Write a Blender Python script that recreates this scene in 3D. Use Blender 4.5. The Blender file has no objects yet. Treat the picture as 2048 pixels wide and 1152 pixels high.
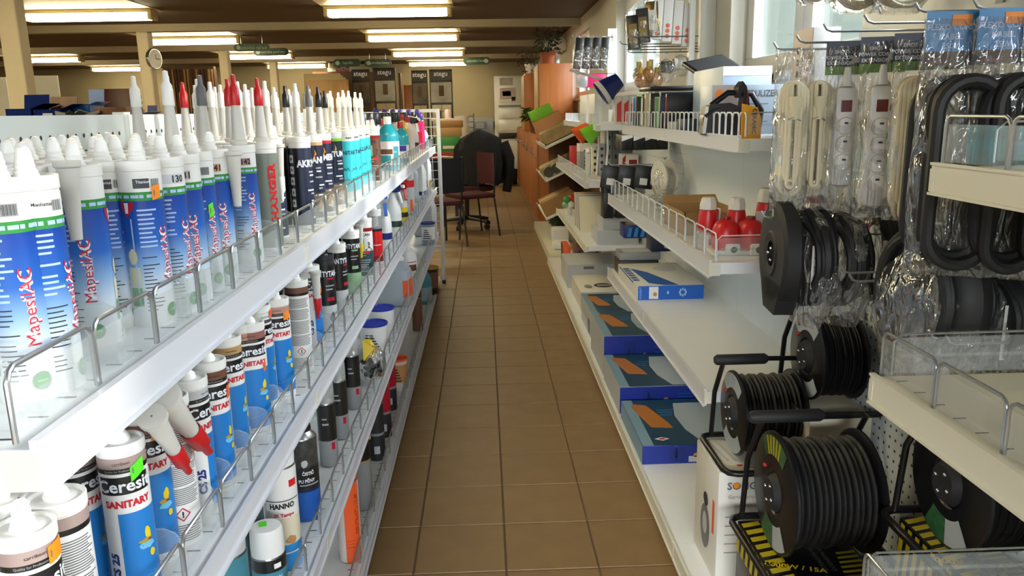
import bpy, bmesh, math, random
import numpy as np
from mathutils import Vector, Matrix
random.seed(7)
SC = bpy.context.scene
COL = SC.collection
PI = math.pi
# ------------------------------------------------------------------ camera (solved from the floor tile joints)
FPX, PITCH, YAW, ROLL, CAMH = 1598.0, 12.55, 1.8, 1.05, 1.34
_p, _y, _r = (math.radians(a) for a in (PITCH, YAW, ROLL))
FW = np.array([math.sin(_y)*math.cos(_p), math.cos(_y)*math.cos(_p), -math.sin(_p)])
_rt = np.array([math.cos(_y), -math.sin(_y), 0.0]); _up = np.cross(_rt, FW)
RT = _rt*math.cos(_r) - _up*math.sin(_r); UP = _up*math.cos(_r) + _rt*math.sin(_r)
cam = bpy.data.cameras.new('camera'); camo = bpy.data.objects.new('camera', cam); COL.objects.link(camo)
cam.sensor_width = 36; cam.lens = 36*FPX/2048; cam.clip_start = .02; cam.clip_end = 200
camo.matrix_world = Matrix(((RT[0], UP[0], -FW[0], 0), (RT[1], UP[1], -FW[1], 0), (RT[2], UP[2], -FW[2], CAMH), (0, 0, 0, 1)))
SC.camera = camo
# ------------------------------------------------------------------ light
SC.view_settings.view_transform = 'Standard'; SC.view_settings.look = 'None'
SC.view_settings.gamma = 1; SC.view_settings.use_curve_mapping = False
SC.view_settings.exposure = 0.68
SC.cycles.use_denoising = True
SC.cycles.max_bounces = 8; SC.cycles.transparent_max_bounces = 24; SC.cycles.diffuse_bounces = 4
SC.cycles.glossy_bounces = 3; SC.cycles.transmission_bounces = 4
SC.cycles.caustics_reflective = False; SC.cycles.caustics_refractive = False
SC.cycles.sample_clamp_indirect = 6
w = bpy.data.worlds.new('sky'); SC.world = w; w.use_nodes = True
w.node_tree.nodes['Background'].inputs[0].default_value = (.72, .92, .84, 1)
w.node_tree.nodes['Background'].inputs[1].default_value = 0.5
def light(name, kind, loc, direction, energy, col, **kw):
    l = bpy.data.lights.new(name, kind); l.energy = energy; l.color = col
    for k, v in kw.items(): setattr(l, k, v)
    o = bpy.data.objects.new(name, l); COL.objects.link(o); o.location = loc
    o.rotation_euler = Vector(direction).to_track_quat('-Z', 'Y').to_euler()
    return o
light('sun', 'SUN', (6, 0, 6), (-1, .12, -.37), 2.8, (1, .95, .88), angle=math.radians(7))
# added area lamps: sky light for the right windows, fill from behind the camera
light('daylight_side', 'AREA', (4.2, 2.6, 4.0), (-1, 0, -.78), 1500, (.86, .94, 1), shape='RECTANGLE', size=11, size_y=2.6)
light('front_fill', 'AREA', (0, -6.4, 3.6), (0, 1, -.62), 3200, (.9, .95, 1), shape='RECTANGLE', size=7, size_y=2.6)

# ------------------------------------------------------------------ pixel helpers (2048 x 1152 frame)
CC = np.array([0, 0, CAMH])
def ray(px, py): return FW + RT*(px-1024)/FPX + UP*(576-py)/FPX
def onx(px, py, X): r = ray(px, py); return CC + r*(X/r[0])
def ony(px, py, Y): r = ray(px, py); return CC + r*(Y/r[1])
def onz(px, py, Z): r = ray(px, py); return CC + r*((Z-CAMH)/r[2])
def yat(px, X, z):
    k = (px-1024)/FPX; dz = z-CAMH
    return (k*(X*FW[0]+dz*FW[2]) - X*RT[0] - dz*RT[2])/(RT[1]-k*FW[1])
def proj(p):
    d = np.array(p, float)-CC; z = d @ FW
    return 1024+FPX*(d @ RT)/z, 576-FPX*(d @ UP)/z
# ------------------------------------------------------------------ materials
def lin(h):
    if isinstance(h, str):
        h = h.lstrip('#'); c = [int(h[i:i+2], 16)/255 for i in (0, 2, 4)]
    else: c = h
    return tuple(x/12.92 if x <= .04045 else ((x+.055)/1.055)**2.4 for x in c)+(1,)
MATS = {}
def mat(name, col='808080', rough=.5, metal=0, noise=0, nscale=20, bump=0, emit=0, trans=0, alpha=1, coat=0, spec=.5, stretch=None, coord='Object'):
    m = bpy.data.materials.new(name); m.use_nodes = True; nt = m.node_tree; b = nt.nodes['Principled BSDF']
    c = lin(col)
    b.inputs['Base Color'].default_value = c; b.inputs['Roughness'].default_value = rough; b.inputs['Metallic'].default_value = metal
    b.inputs['Coat Weight'].default_value = coat; b.inputs['Specular IOR Level'].default_value = spec
    if emit: b.inputs['Emission Color'].default_value = c; b.inputs['Emission Strength'].default_value = emit
    if trans: b.inputs['Transmission Weight'].default_value = trans; b.inputs['IOR'].default_value = 1.3
    if alpha < 1: b.inputs['Alpha'].default_value = alpha
    if noise or bump:
        tc = nt.nodes.new('ShaderNodeTexCoord'); mp = nt.nodes.new('ShaderNodeMapping'); n = nt.nodes.new('ShaderNodeTexNoise')
        nt.links.new(tc.outputs[coord], mp.inputs[0]); nt.links.new(mp.outputs[0], n.inputs['Vector'])
        if stretch: mp.inputs['Scale'].default_value = stretch
        n.inputs['Scale'].default_value = nscale; n.inputs['Detail'].default_value = 5
        if noise:
            r = nt.nodes.new('ShaderNodeValToRGB'); r.color_ramp.elements[0].position = .3; r.color_ramp.elements[1].position = .7
            r.color_ramp.elements[0].color = tuple(x*(1-noise) for x in c[:3])+(1,)
            r.color_ramp.elements[1].color = tuple(min(1, x*(1+noise)) for x in c[:3])+(1,)
            nt.links.new(n.outputs['Fac'], r.inputs[0]); nt.links.new(r.outputs[0], b.inputs['Base Color'])
        if bump:
            bp = nt.nodes.new('ShaderNodeBump'); bp.inputs['Strength'].default_value = bump; bp.inputs['Distance'].default_value = .01
            nt.links.new(n.outputs['Fac'], bp.inputs['Height']); nt.links.new(bp.outputs[0], b.inputs['Normal'])
    MATS[name] = m; return m
def ramp_mat(name, stops, axis=2, rough=.35, lo=0, hi=1):
    """printed colour gradient along one axis of the object, lo..hi in metres"""
    m = mat(name, 'ffffff', rough); nt = m.node_tree; b = nt.nodes['Principled BSDF']
    tc = nt.nodes.new('ShaderNodeTexCoord'); sp = nt.nodes.new('ShaderNodeSeparateXYZ'); mr = nt.nodes.new('ShaderNodeMapRange'); r = nt.nodes.new('ShaderNodeValToRGB')
    nt.links.new(tc.outputs['Object'], sp.inputs[0]); nt.links.new(sp.outputs[axis], mr.inputs[0])
    mr.inputs[1].default_value = lo; mr.inputs[2].default_value = hi
    nt.links.new(mr.outputs[0], r.inputs[0]); nt.links.new(r.outputs[0], b.inputs['Base Color'])
    e = r.color_ramp.elements
    while len(e) < len(stops): e.new(.5)
    for k, (p, c) in enumerate(stops): e[k].position = p; e[k].color = lin(c)
    return m
def clear_mat(name, col='ffffff', op=.12, gloss=.25, rough=.05, bump=0, nscale=30, stretch=None):
    """thin clear plastic or glass: mostly see-through, glossy at grazing angles"""
    m = bpy.data.materials.new(name); m.use_nodes = True; nt = m.node_tree; nt.nodes.clear()
    out = nt.nodes.new('ShaderNodeOutputMaterial'); tr = nt.nodes.new('ShaderNodeBsdfTransparent'); df = nt.nodes.new('ShaderNodeBsdfDiffuse')
    gl = nt.nodes.new('ShaderNodeBsdfGlossy'); m1 = nt.nodes.new('ShaderNodeMixShader'); m2 = nt.nodes.new('ShaderNodeMixShader'); lw = nt.nodes.new('ShaderNodeLayerWeight')
    df.inputs[0].default_value = lin(col); gl.inputs['Roughness'].default_value = rough; m1.inputs[0].default_value = op
    mu = nt.nodes.new('ShaderNodeMath'); mu.operation = 'MULTIPLY_ADD'; mu.inputs[1].default_value = gloss; mu.inputs[2].default_value = gloss*.12
    lw.inputs[0].default_value = .35
    nt.links.new(lw.outputs['Facing'], mu.inputs[0]); nt.links.new(mu.outputs[0], m2.inputs[0])
    nt.links.new(tr.outputs[0], m1.inputs[1]); nt.links.new(df.outputs[0], m1.inputs[2]); nt.links.new(m1.outputs[0], m2.inputs[1]); nt.links.new(gl.outputs[0], m2.inputs[2])
    nt.links.new(m2.outputs[0], out.inputs[0])
    if bump:
        tc = nt.nodes.new('ShaderNodeTexCoord'); mp = nt.nodes.new('ShaderNodeMapping'); n = nt.nodes.new('ShaderNodeTexNoise'); bp = nt.nodes.new('ShaderNodeBump')
        if stretch: mp.inputs['Scale'].default_value = stretch
        nt.links.new(tc.outputs['Object'], mp.inputs[0]); nt.links.new(mp.outputs[0], n.inputs['Vector']); n.inputs['Scale'].default_value = nscale; n.inputs['Distortion'].default_value = 1.5
        bp.inputs['Strength'].default_value = bump; bp.inputs['Distance'].default_value = .03
        nt.links.new(n.outputs['Fac'], bp.inputs['Height']); nt.links.new(bp.outputs[0], gl.inputs['Normal']); nt.links.new(bp.outputs[0], lw.inputs['Normal'])
    MATS[name] = m; return m
for a in (('shelf_white', 'eaecec', .35), ('strip_white', 'd6d8de', .3), ('shelf_cream', 'dcd9c6', .4), ('panel_grey', 'e2e9e9', .4), ('hole', '3a4246', .8),
          ('white', 'e8e8e6', .4), ('white_gloss', 'f0f0ee', .2), ('offwhite', 'd8d4c8', .5), ('cream', 'dcd3b8', .5), ('black', '111113', .35), ('black_matte', '18181a', .65), ('rubber', '1a1a1c', .6),
          ('dark', '26262a', .5), ('grey', '8a8c8e', .5), ('light_grey', 'b9bcbe', .45), ('mid_grey', '6b6d70', .5), ('red', 'c4161c', .35), ('red_dark', '8c1418', .35), ('bright_red', 'd81e22', .3), ('crimson', 'b01030', .35),
          ('blue', '1558b0', .4), ('deep_blue', '142a78', .4), ('navy', '16223e', .4), ('sky_blue', '2d8fd6', .4), ('cyan', '35bfd0', .35), ('teal', '2f9aa4', .35), ('green', '2e8b3a', .4), ('dark_green', '1f3b2a', .45),
          ('lime', '7ec92c', .4), ('neon_green', '5be02a', .45), ('yellow', 'e0c21c', .4), ('orange', 'f08a1c', .45), ('fluo_orange', 'f0602a', .45), ('pink', 'd8357c', .4), ('magenta', 'd0206a', .35), ('brown', '6a4434', .45),
          ('tan', 'b08d5c', .6), ('taupe', 'a08c86', .45), ('rose_brown', '8e5c54', .45), ('cardboard', 'a07c4c', .8), ('gold', 'b08f3a', .35), ('skin_pic', 'c08a5a', .5), ('purple', '3c2a8c', .4), ('grey_green', '7b8378', .4)):
    mat(*a)
mat('chrome', 'c8ccd0', .22, 1); mat('wire', 'b4b8ba', .3, .85); mat('steel', '9a9c9e', .3, 1); mat('white_wire', 'd8dcde', .35)
mat('wood_orange', 'b06a34', .4, noise=.14, nscale=3, stretch=(6, 6, .6)); mat('wood_brown', '5c3a22', .5, noise=.2, nscale=3, stretch=(6, 6, .6)); mat('wood_light', 'b38c56', .55, noise=.15, nscale=4, stretch=(5, 5, .5))
mat('post_paint', 'c4b79c', .7, noise=.03, nscale=2); mat('wall_white', 'd8d4c8', .8, noise=.02, nscale=2); mat('wall_paint', 'a2967a', .85, noise=.03, nscale=2); mat('ceiling_paint', '5a4936', .75, noise=.05, nscale=1.5); mat('beam_paint', 'a89a80', .7, noise=.04, nscale=2); mat('reveal', 'b8b4a6', .7, noise=.03, nscale=3)
mat('tile', '846843', .5, noise=.1, nscale=9, bump=.05, coord='Object'); mat('grout', '5d4630', .9)
mat('fabric_dark', '15151a', .95, noise=.3, nscale=60, bump=.3); mat('fabric_maroon', '42141a', .9, noise=.2, nscale=80, bump=.2)
mat('tube_white', 'e6e6e2', .35); mat('nozzle_clear', 'e4e2da', .3, trans=.25); mat('cap_white', 'f0f0ec', .35)
mat('cable_white', 'e6dcbc', .4); mat('cable_black', '0c0c0d', .6, bump=.1, nscale=200)
mat('lamp_glow', 'fff0c4', .5, emit=22); mat('lamp_body', 'd8c898', .5)
clear_mat('clear_plastic', 'e8f0f0', .10, .14); clear_mat('bag', 'f4f6f2', .05, .8, .08, bump=1.0, nscale=22, stretch=(1, 1, .35)); clear_mat('glass', 'e0f0e8', .04, .25); clear_mat('bottle_clear', 'dfe6e4', .35, .4)
# ------------------------------------------------------------------ mesh builder
FONT = {}
def glyphs(s, bold=0.0, res=2):
    """triangulated outline of a string, unit height, centred; returns verts2d, faces, width"""
    k = (s, bold, res)
    if k in FONT: return FONT[k]
    cu = bpy.data.curves.new('t', 'FONT'); cu.body = s; cu.resolution_u = res; cu.offset = bold; cu.fill_mode = 'FRONT'; cu.dimensions = '2D'
    o = bpy.data.objects.new('t', cu); COL.objects.link(o)
    dg = bpy.context.evaluated_depsgraph_get(); me = bpy.data.meshes.new_from_object(o.evaluated_get(dg))
    v = [(p.co.x, p.co.y) for p in me.vertices]; f = [tuple(p.vertices) for p in me.polygons]
    bpy.data.objects.remove(o); bpy.data.curves.remove(cu); bpy.data.meshes.remove(me)
    if not v: v = [(0, 0)]
    x0 = min(a for a, b in v); x1 = max(a for a, b in v); y0 = min(b for a, b in v); y1 = max(b for a, b in v)
    h = max(.05, y1-y0)
    v = [((a-(x0+x1)/2)/h, (b-(y0+y1)/2)/h) for a, b in v]
    FONT[k] = (v, f, (x1-x0)/h); return FONT[k]
class MB:
    def __init__(s): s.v = []; s.f = []; s.m = []; s.mats = []
    def mi(s, m):
        if m not in s.mats: s.mats.append(m)
        return s.mats.index(m)
    def add(s, v, f, m, mx=None):
        n = len(s.v); i = s.mi(m)
        if mx is not None: v = [tuple(mx @ Vector(p)) for p in v]
        s.v += [tuple(p) for p in v]; s.f += [tuple(a+n for a in q) for q in f]; s.m += [i]*len(f); return s
    def box(s, x0, x1, y0, y1, z0, z1, m, mx=None, tops=None):
        v = [(x0, y0, z0), (x1, y0, z0), (x1, y1, z0), (x0, y1, z0), (x0, y0, z1), (x1, y0, z1), (x1, y1, z1), (x0, y1, z1)]
        return s.add(v, [(0, 3, 2, 1), (4, 5, 6, 7), (0, 1, 5, 4), (1, 2, 6, 5), (2, 3, 7, 6), (3, 0, 4, 7)], m, mx)
    def bevbox(s, x0, x1, y0, y1, z0, z1, b, m, mx=None):
        bm = bmesh.new(); bmesh.ops.create_cube(bm, size=1)
        for q in bm.verts: q.co = Vector(((x0+x1)/2+q.co.x*(x1-x0), (y0+y1)/2+q.co.y*(y1-y0), (z0+z1)/2+q.co.z*(z1-z0)))
        bmesh.ops.bevel(bm, geom=bm.edges[:], offset=b, segments=2, profile=.5, affect='EDGES')
        bm.verts.index_update(); v = [q.co[:] for q in bm.verts]; f = [[q.index for q in p.verts] for p in bm.faces]; bm.free()
        return s.add(v, f, m, mx)
    def lathe(s, prof, m, n=24, mx=None, mats=None, a0=0, a1=2*PI, sx=1, sy=1):
        """prof: [(r, z), ...]; mats: material per profile segment"""
        full = abs(a1-a0-2*PI) < 1e-6; k = n if full else n+1
        v = [(r*math.cos(a0+(a1-a0)*i/n)*sx, r*math.sin(a0+(a1-a0)*i/n)*sy, z) for r, z in prof for i in range(k)]
        for j in range(len(prof)-1):
            f = []
            for i in range(n):
                i2 = (i+1) % k if full else i+1
                f.append((j*k+i, j*k+i2, (j+1)*k+i2, (j+1)*k+i))
            if j == 0: base = len(s.v); s.add(v, f, mats[j] if mats else m, mx)
            else:
                i_ = s.mi(mats[j] if mats else m); s.f += [tuple(a+base for a in q) for q in f]; s.m += [i_]*len(f)
        return s
    def tube(s, pts, r, m, n=8, closed=False, mx=None, cap=True, rs=None):
        P = [Vector(p) for p in pts]; N = len(P); v = []; f = []; ref = None
        for i, p in enumerate(P):
            t = (P[(i+1) % N]-P[i-1]) if (closed or 0 < i < N-1) else (P[1]-P[0] if i == 0 else P[-1]-P[-2])
            t.normalize()
            if ref is None: ref = t.orthogonal()
            ref = (ref-t*ref.dot(t)); ref = ref.normalized() if ref.length > 1e-6 else t.orthogonal().normalized()
            b = t.cross(ref); rr = rs[i] if rs else r
            for j in range(n):
                a = 2*PI*j/n; v.append(p+(ref*math.cos(a)+b*math.sin(a))*rr)
        for i in range(N if closed else N-1):
            for j in range(n):
                f.append((i*n+j, i*n+(j+1) % n, ((i+1) % N)*n+(j+1) % n, ((i+1) % N)*n+j))
        if cap and not closed: f.append(tuple(range(n))[::-1]); f.append(tuple((N-1)*n+j for j in range(n)))
        return s.add(v, f, m, mx)
    def prism(s, out, z0, z1, m, mx=None, side=None):
        """outline [(x, y)] ccw, extruded along z"""
        n = len(out); v = [(x, y, z0) for x, y in out]+[(x, y, z1) for x, y in out]
        s.add(v, [tuple(range(n))[::-1], tuple(range(n, 2*n))], m, mx)
        b = len(s.v)-2*n; i = s.mi(side or m)
        s.f += [(b+k, b+(k+1) % n, b+n+(k+1) % n, b+n+k) for k in range(n)]; s.m += [i]*n
        return s
    def quad(s, a, b, c, d, m, mx=None): return s.add([a, b, c, d], [(0, 1, 2, 3)], m, mx)
    def sphere(s, c, r, m, n=12, k=8, mx=None, sc=(1, 1, 1)):
        pr = [(math.sin(PI*j/k), -math.cos(PI*j/k)) for j in range(k+1)]
        M = Matrix.Translation(c) @ Matrix.Diagonal((r*sc[0], r*sc[1], r*sc[2], 1))
        return s.lathe([(max(a, 1e-4), b) for a, b in pr], m, n, M if mx is None else mx @ M)
    # printing on a cylinder of radius r about z; angles in degrees, 0 = +x, growing to the reader's right
    def cpatch(s, r, a0, a1, z0, z1, m, n=None, slant=0):
        n = n or max(1, int(abs(a1-a0)/9)); v = []
        for i in range(n+1):
            a = math.radians(a0+(a1-a0)*i/n); zz = slant*(i/n-.5)
            v += [(r*math.cos(a), r*math.sin(a), z0+zz), (r*math.cos(a), r*math.sin(a), z1+zz)]
        return s.add(v, [(2*i, 2*i+2, 2*i+3, 2*i+1) for i in range(n)], m)
    def ctext(s, t, r, a, z, h, m, bold=.02, up=False, sx=1.0, res=2):
        v, f, w_ = glyphs(t, bold, res); o = []
        for x, y in v:
            if up: x, y = -y*1.0, x*sx
            else: x = x*sx
            an = math.radians(a)+x*h/r; o.append((r*math.cos(an), r*math.sin(an), z+y*h))
        return s.add(o, f, m)
    def cshape(s, r, a, z, pts, m):
        """flat polygon (x right, y up in metres) wrapped on the cylinder as a fan"""
        cx = sum(p[0] for p in pts)/len(pts); cy = sum(p[1] for p in pts)/len(pts); ac = math.radians(a)+cx/r
        o = [(r*math.cos(ac), r*math.sin(ac), z+cy)]
        for x, y in pts: an = math.radians(a)+x/r; o.append((r*math.cos(an), r*math.sin(an), z+y))
        n = len(pts); return s.add(o, [(0, 1+i, 1+(i+1) % n) for i in range(n)], m)
    # printing on a plane: mx maps (x right, y up, 0) to the surface
    def text(s, t, x, y, h, m, mx, bold=.02, sx=1.0, rot=0, res=2):
        v, f, w_ = glyphs(t, bold, res); c, d = math.cos(rot), math.sin(rot)
        return s.add([(x+(a*sx*c-b*d)*h, y+(a*sx*d+b*c)*h, 0) for a, b in v], f, m, mx)
    def rect(s, x0, x1, y0, y1, m, mx): return s.add([(x0, y0, 0), (x1, y0, 0), (x1, y1, 0), (x0, y1, 0)], [(0, 1, 2, 3)], m, mx)
    def fan(s, pts, m, mx): return s.add([(x, y, 0) for x, y in pts], [tuple(range(len(pts)))], m, mx)
    def ell(s, cx, cy, rx, ry, m, mx, n=20): return s.fan([(cx+rx*math.cos(2*PI*i/n), cy+ry*math.sin(2*PI*i/n)) for i in range(n)], m, mx)
    def mesh(s, name, smooth=True, ang=38):
        me = bpy.data.meshes.new(name); me.from_pydata(s.v, [], s.f)
        for q in s.mats: me.materials.append(MATS[q])
        me.polygons.foreach_set('material_index', s.m)
        if smooth:
            me.polygons.foreach_set('use_smooth', [True]*len(s.f)); me.update(); me.set_sharp_from_angle(angle=math.radians(ang))
        else: me.update()
        return me
def face_mx(origin, right, up):
    """matrix whose x/y plane is a surface with the given right and up directions"""
    r = Vector(right).normalized(); u = Vector(up).normalized(); n = r.cross(u)
    return Matrix(((r.x, u.x, n.x, origin[0]), (r.y, u.y, n.y, origin[1]), (r.z, u.z, n.z, origin[2]), (0, 0, 0, 1)))
# ------------------------------------------------------------------ objects
def setp(o, label=None, cat=None, group=None, kind=None):
    if label: o['label'] = label
    if cat: o['category'] = cat
    if group: o['group'] = group
    if kind: o['kind'] = kind
    return o
def link(name, data, parent=None, mx=None):
    o = bpy.data.objects.new(name, data); COL.objects.link(o)
    if parent is not None: o.parent = parent
    if mx is not None: o.matrix_local = mx
    return o
def pose(loc=(0, 0, 0), rz=0, rx=0, ry=0, s=1):
    return Matrix.Translation(loc) @ Matrix.Rotation(rz, 4, 'Z') @ Matrix.Rotation(ry, 4, 'Y') @ Matrix.Rotation(rx, 4, 'X') @ (Matrix.Diagonal((s[0], s[1], s[2], 1)) if isinstance(s, tuple) else Matrix.Scale(s, 4))
def thing(name, label, cat, parts, mx=None, group=None, kind=None):
    """parts: (name, mesh[, local matrix[, sub-parts]]); one part alone becomes the thing itself"""
    mx = mx if mx is not None else Matrix.Identity(4)
    if len(parts) == 1 and len(parts[0]) < 4:
        p = parts[0]; o = link(name, p[1], None, mx @ p[2] if len(p) > 2 and p[2] is not None else mx)
    else:
        o = link(name, None, None, mx); o.empty_display_size = .05
        add_parts(o, parts)
    return setp(o, label, cat, group, kind)
def add_parts(o, parts):
    for p in parts:
        c = link(p[0], p[1], o, p[2] if len(p) > 2 and p[2] is not None else None)
        if len(p) > 3: add_parts(c, p[3])
ORD = ['first', 'second', 'third', 'fourth', 'fifth', 'sixth', 'seventh', 'eighth', 'ninth', 'tenth', 'eleventh', 'twelfth', 'thirteenth', 'fourteenth', 'fifteenth', 'sixteenth', 'seventeenth', 'eighteenth', 'nineteenth', 'twentieth']
# ================================================================== THE ROOM
XW, XLW, YB, YF, ZC = 1.12, -9.5, 17.6, -3.2, 2.335      # right wall, left wall, back wall, shop front, ceiling
def struct(name, mb, parent=None): return setp(link(name, mb.mesh(name, smooth=False), parent), kind=None if parent else 'structure')
# floor: grout bed with the tiles of the aisle laid one by one, a printed tile field further off
T = .2775; TX, TY = .0427*.833, 2.5712*.833
m = mat('tile_far', '846843', .5); nt = m.node_tree; bk = nt.nodes.new('ShaderNodeTexBrick'); tc = nt.nodes.new('ShaderNodeTexCoord'); mp = nt.nodes.new('ShaderNodeMapping')
bk.offset = 0; bk.inputs['Scale'].default_value = 1; bk.inputs['Brick Width'].default_value = T; bk.inputs['Row Height'].default_value = T; bk.inputs['Mortar Size'].default_value = .003
bk.inputs['Color1'].default_value = lin('846843'); bk.inputs['Color2'].default_value = lin('80643f'); bk.inputs['Mortar'].default_value = lin('5d4630')
mp.inputs['Location'].default_value = (-TX, -TY, 0); nt.links.new(tc.outputs['Object'], mp.inputs[0]); nt.links.new(mp.outputs[0], bk.inputs['Vector']); nt.links.new(bk.outputs[0], nt.nodes['Principled BSDF'].inputs['Base Color'])
x0t, x1t, y0t, y1t = TX-3*T, TX+3*T, TY-4*T, TY+44*T
fl = MB().box(XLW, XW+.3, YF, YB, -.1, -.003, 'grout')
for a in ((XLW, x0t, YF, YB), (x1t, XW+.3, YF, YB), (x0t, x1t, YF, y0t), (x0t, x1t, y1t, YB)): fl.quad((a[0], a[2], 0), (a[1], a[2], 0), (a[1], a[3], 0), (a[0], a[3], 0), 'tile_far')
floor = struct('floor', fl)
g = .0022
tm = MB(); hs = T/2-g
tm.add([(-hs, -hs, -.0028), (hs, -hs, -.0028), (hs, hs, -.0028), (-hs, hs, -.0028), (-hs+.002, -hs+.002, 0), (hs-.002, -hs+.002, 0), (hs-.002, hs-.002, 0), (-hs+.002, hs-.002, 0)], [(4, 5, 6, 7), (0, 1, 5, 4), (1, 2, 6, 5), (2, 3, 7, 6), (3, 0, 4, 7)], 'tile')
tmesh = tm.mesh('floor_tile', smooth=False)
for i in range(-3, 3):
    for j in range(-4, 44): link('floor_tile', tmesh, floor, Matrix.Translation((TX+(i+.5)*T, TY+(j+.5)*T, random.uniform(-.0004, .0004))))
struct('wall_back', MB().box(XLW, XW+.3, YB, YB+.15, 0, ZC+.1, 'wall_paint'))
struct('wall_left', MB().box(XLW-.15, XLW, YF, YB, 0, ZC+.1, 'wall_paint'))
ce = MB().box(XLW-.2, XW+.4, YF, YB+.15, ZC, ZC+.12, 'ceiling_paint'); ceiling = struct('ceiling', ce)
# ceiling beams across the room and the square posts that carry them
BY = (1.0, 3.8, 6.6, 9.4, 12.2, 15.0)
for k, y in enumerate(BY): struct('trim_%d' % (k+1), MB().box(XLW, XW, y-.06, y+.06, 2.255, ZC, 'beam_paint'))
for k, y in enumerate(BY[2:]): struct('trim_%d' % (k+7), MB().bevbox((-3.69 if k == 0 else -3.80), (-3.54 if k == 0 else -3.67), y-.07, y+.07, 0, 2.254, .012, 'post_paint'))
# right wall with window openings (y0, y1), sill at 1.5, head at 2.2
WZ0, WZ1 = 1.46, 2.2
WIN = [(-2.6, -1.4), (-.7, .66), (1.35, 3.07), (3.07, 3.72), (5.2, 6.9), (8.6, 10.2), (11.8, 13.4)]
wr = MB(); ys = [YF]+[q for a in WIN for q in a]+[YB]
wr.box(XW, XW+.125, YF, YB, 0, WZ0, 'wall_white'); wr.box(XW, XW+.125, YF, YB, WZ1, ZC+.1, 'wall_white')
for k in range(0, len(ys), 2):
    if ys[k+1]-ys[k] > .01: wr.box(XW, XW+.125, ys[k], ys[k+1], WZ0, WZ1, 'wall_white')
struct('wall_right', wr)
for k, (a, b) in enumerate(WIN):
    o = setp(link('window_%d' % (k+1), None), kind='structure')
    f = MB(); fx0, fx1 = XW+.075, XW+.12; t = .085; n = 2 if b-a > 1.3 else 1
    f.bevbox(fx0, fx1, a, b, WZ0, WZ0+t, .006, 'white'); f.bevbox(fx0, fx1, a, b, WZ1-t, WZ1, .006, 'white')
    step = (b-a)/n
    for i in range(n):
        f.bevbox(fx0, fx1, a+i*step, a+i*step+t, WZ0+t, WZ1-t, .006, 'white'); f.bevbox(fx0, fx1, a+(i+1)*step-t, a+(i+1)*step, WZ0+t, WZ1-t, .006, 'white')
        link('pane', MB().box(fx1-.012, fx1-.006, a+i*step+t, a+(i+1)*step-t, WZ0+t, WZ1-t, 'glass').mesh('pane', False), o)
    link('frame', f.mesh('window_frame'), o)
    link('sill', MB().bevbox(XW-.03, XW+.06, a-.02, b+.02, WZ0-.03, WZ0, .005, 'reveal').mesh('sill'), o)
# shop front behind the camera: unseen, its glazed opening added to let daylight in
fw = MB(); fw.box(XLW, -3.2, YF-.2, YF, 0, ZC+.1, 'wall_paint'); fw.box(1.0, XW+.3, YF-.2, YF, 0, ZC+.1, 'wall_paint'); fw.box(-3.2, 1.0, YF-.2, YF, 2.2, ZC+.1, 'wall_paint'); fw.box(-3.2, 1.0, YF-.2, YF, 0, .5, 'wall_paint')
struct('wall_front', fw)
o = setp(link('window_%d' % (len(WIN)+1), None), kind='structure'); f = MB()
for x in (-3.2, -1.8, -.4, .92): f.box(x, x+.08, YF-.15, YF-.08, .5, 2.2, 'white')
f.box(-3.2, 1, YF-.15, YF-.08, .5, .58, 'white'); f.box(-3.2, 1, YF-.15, YF-.08, 2.12, 2.2, 'white'); link('frame', f.mesh('shop_frame', False), o)
for x in (-3.12, -1.72, -.32): link('pane', MB().box(x, x+1.3, YF-.12, YF-.115, .58, 2.12, 'glass').mesh('pane', False), o)
# fluorescent ceiling lights: base tray, diffuser, end caps
lb = MB().bevbox(-.6, .6, -.09, .09, .06, .094, .008, 'lamp_body').mesh('tray')
ld = MB().bevbox(-.56, .56, -.075, .075, 0, .06, .015, 'lamp_glow').mesh('diffuser')
lp = MB().box(-.62, .62, -.95, .12, .0945, .0995, 'lit_ceiling_cream' if mat('lit_ceiling_cream', 'd8c9a0', .5) else '').mesh('lit_ceiling_panel', False)  # ceiling panel by the lamp; its cream colour carries the lamplight on it
le = MB().bevbox(-.02, .02, -.085, .085, -.003, .075, .008, 'lamp_body').mesh('end_cap')
LX = (-.88, -3.68, -7.1); LYs = (2.4, 5.2, 8.05, 10.8, 13.75, 16.65)  # nearest lamps of each row lie out of view, added for more light
nm = {0: 'above the aisle', 1: 'in the middle row', 2: 'in the far left row'}
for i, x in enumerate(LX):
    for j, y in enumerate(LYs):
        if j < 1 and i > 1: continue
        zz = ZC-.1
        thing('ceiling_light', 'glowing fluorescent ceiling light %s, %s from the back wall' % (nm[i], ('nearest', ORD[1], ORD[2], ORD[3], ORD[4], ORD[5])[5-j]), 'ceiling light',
              [('tray', lb), ('lit_ceiling_panel', lp), ('diffuser', ld), ('end_cap', le, Matrix.Translation((-.58, 0, 0))), ('end_cap', le, Matrix.Translation((.58, 0, 0)))], pose((x, y, zz)), 'fluorescent ceiling lights')
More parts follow.
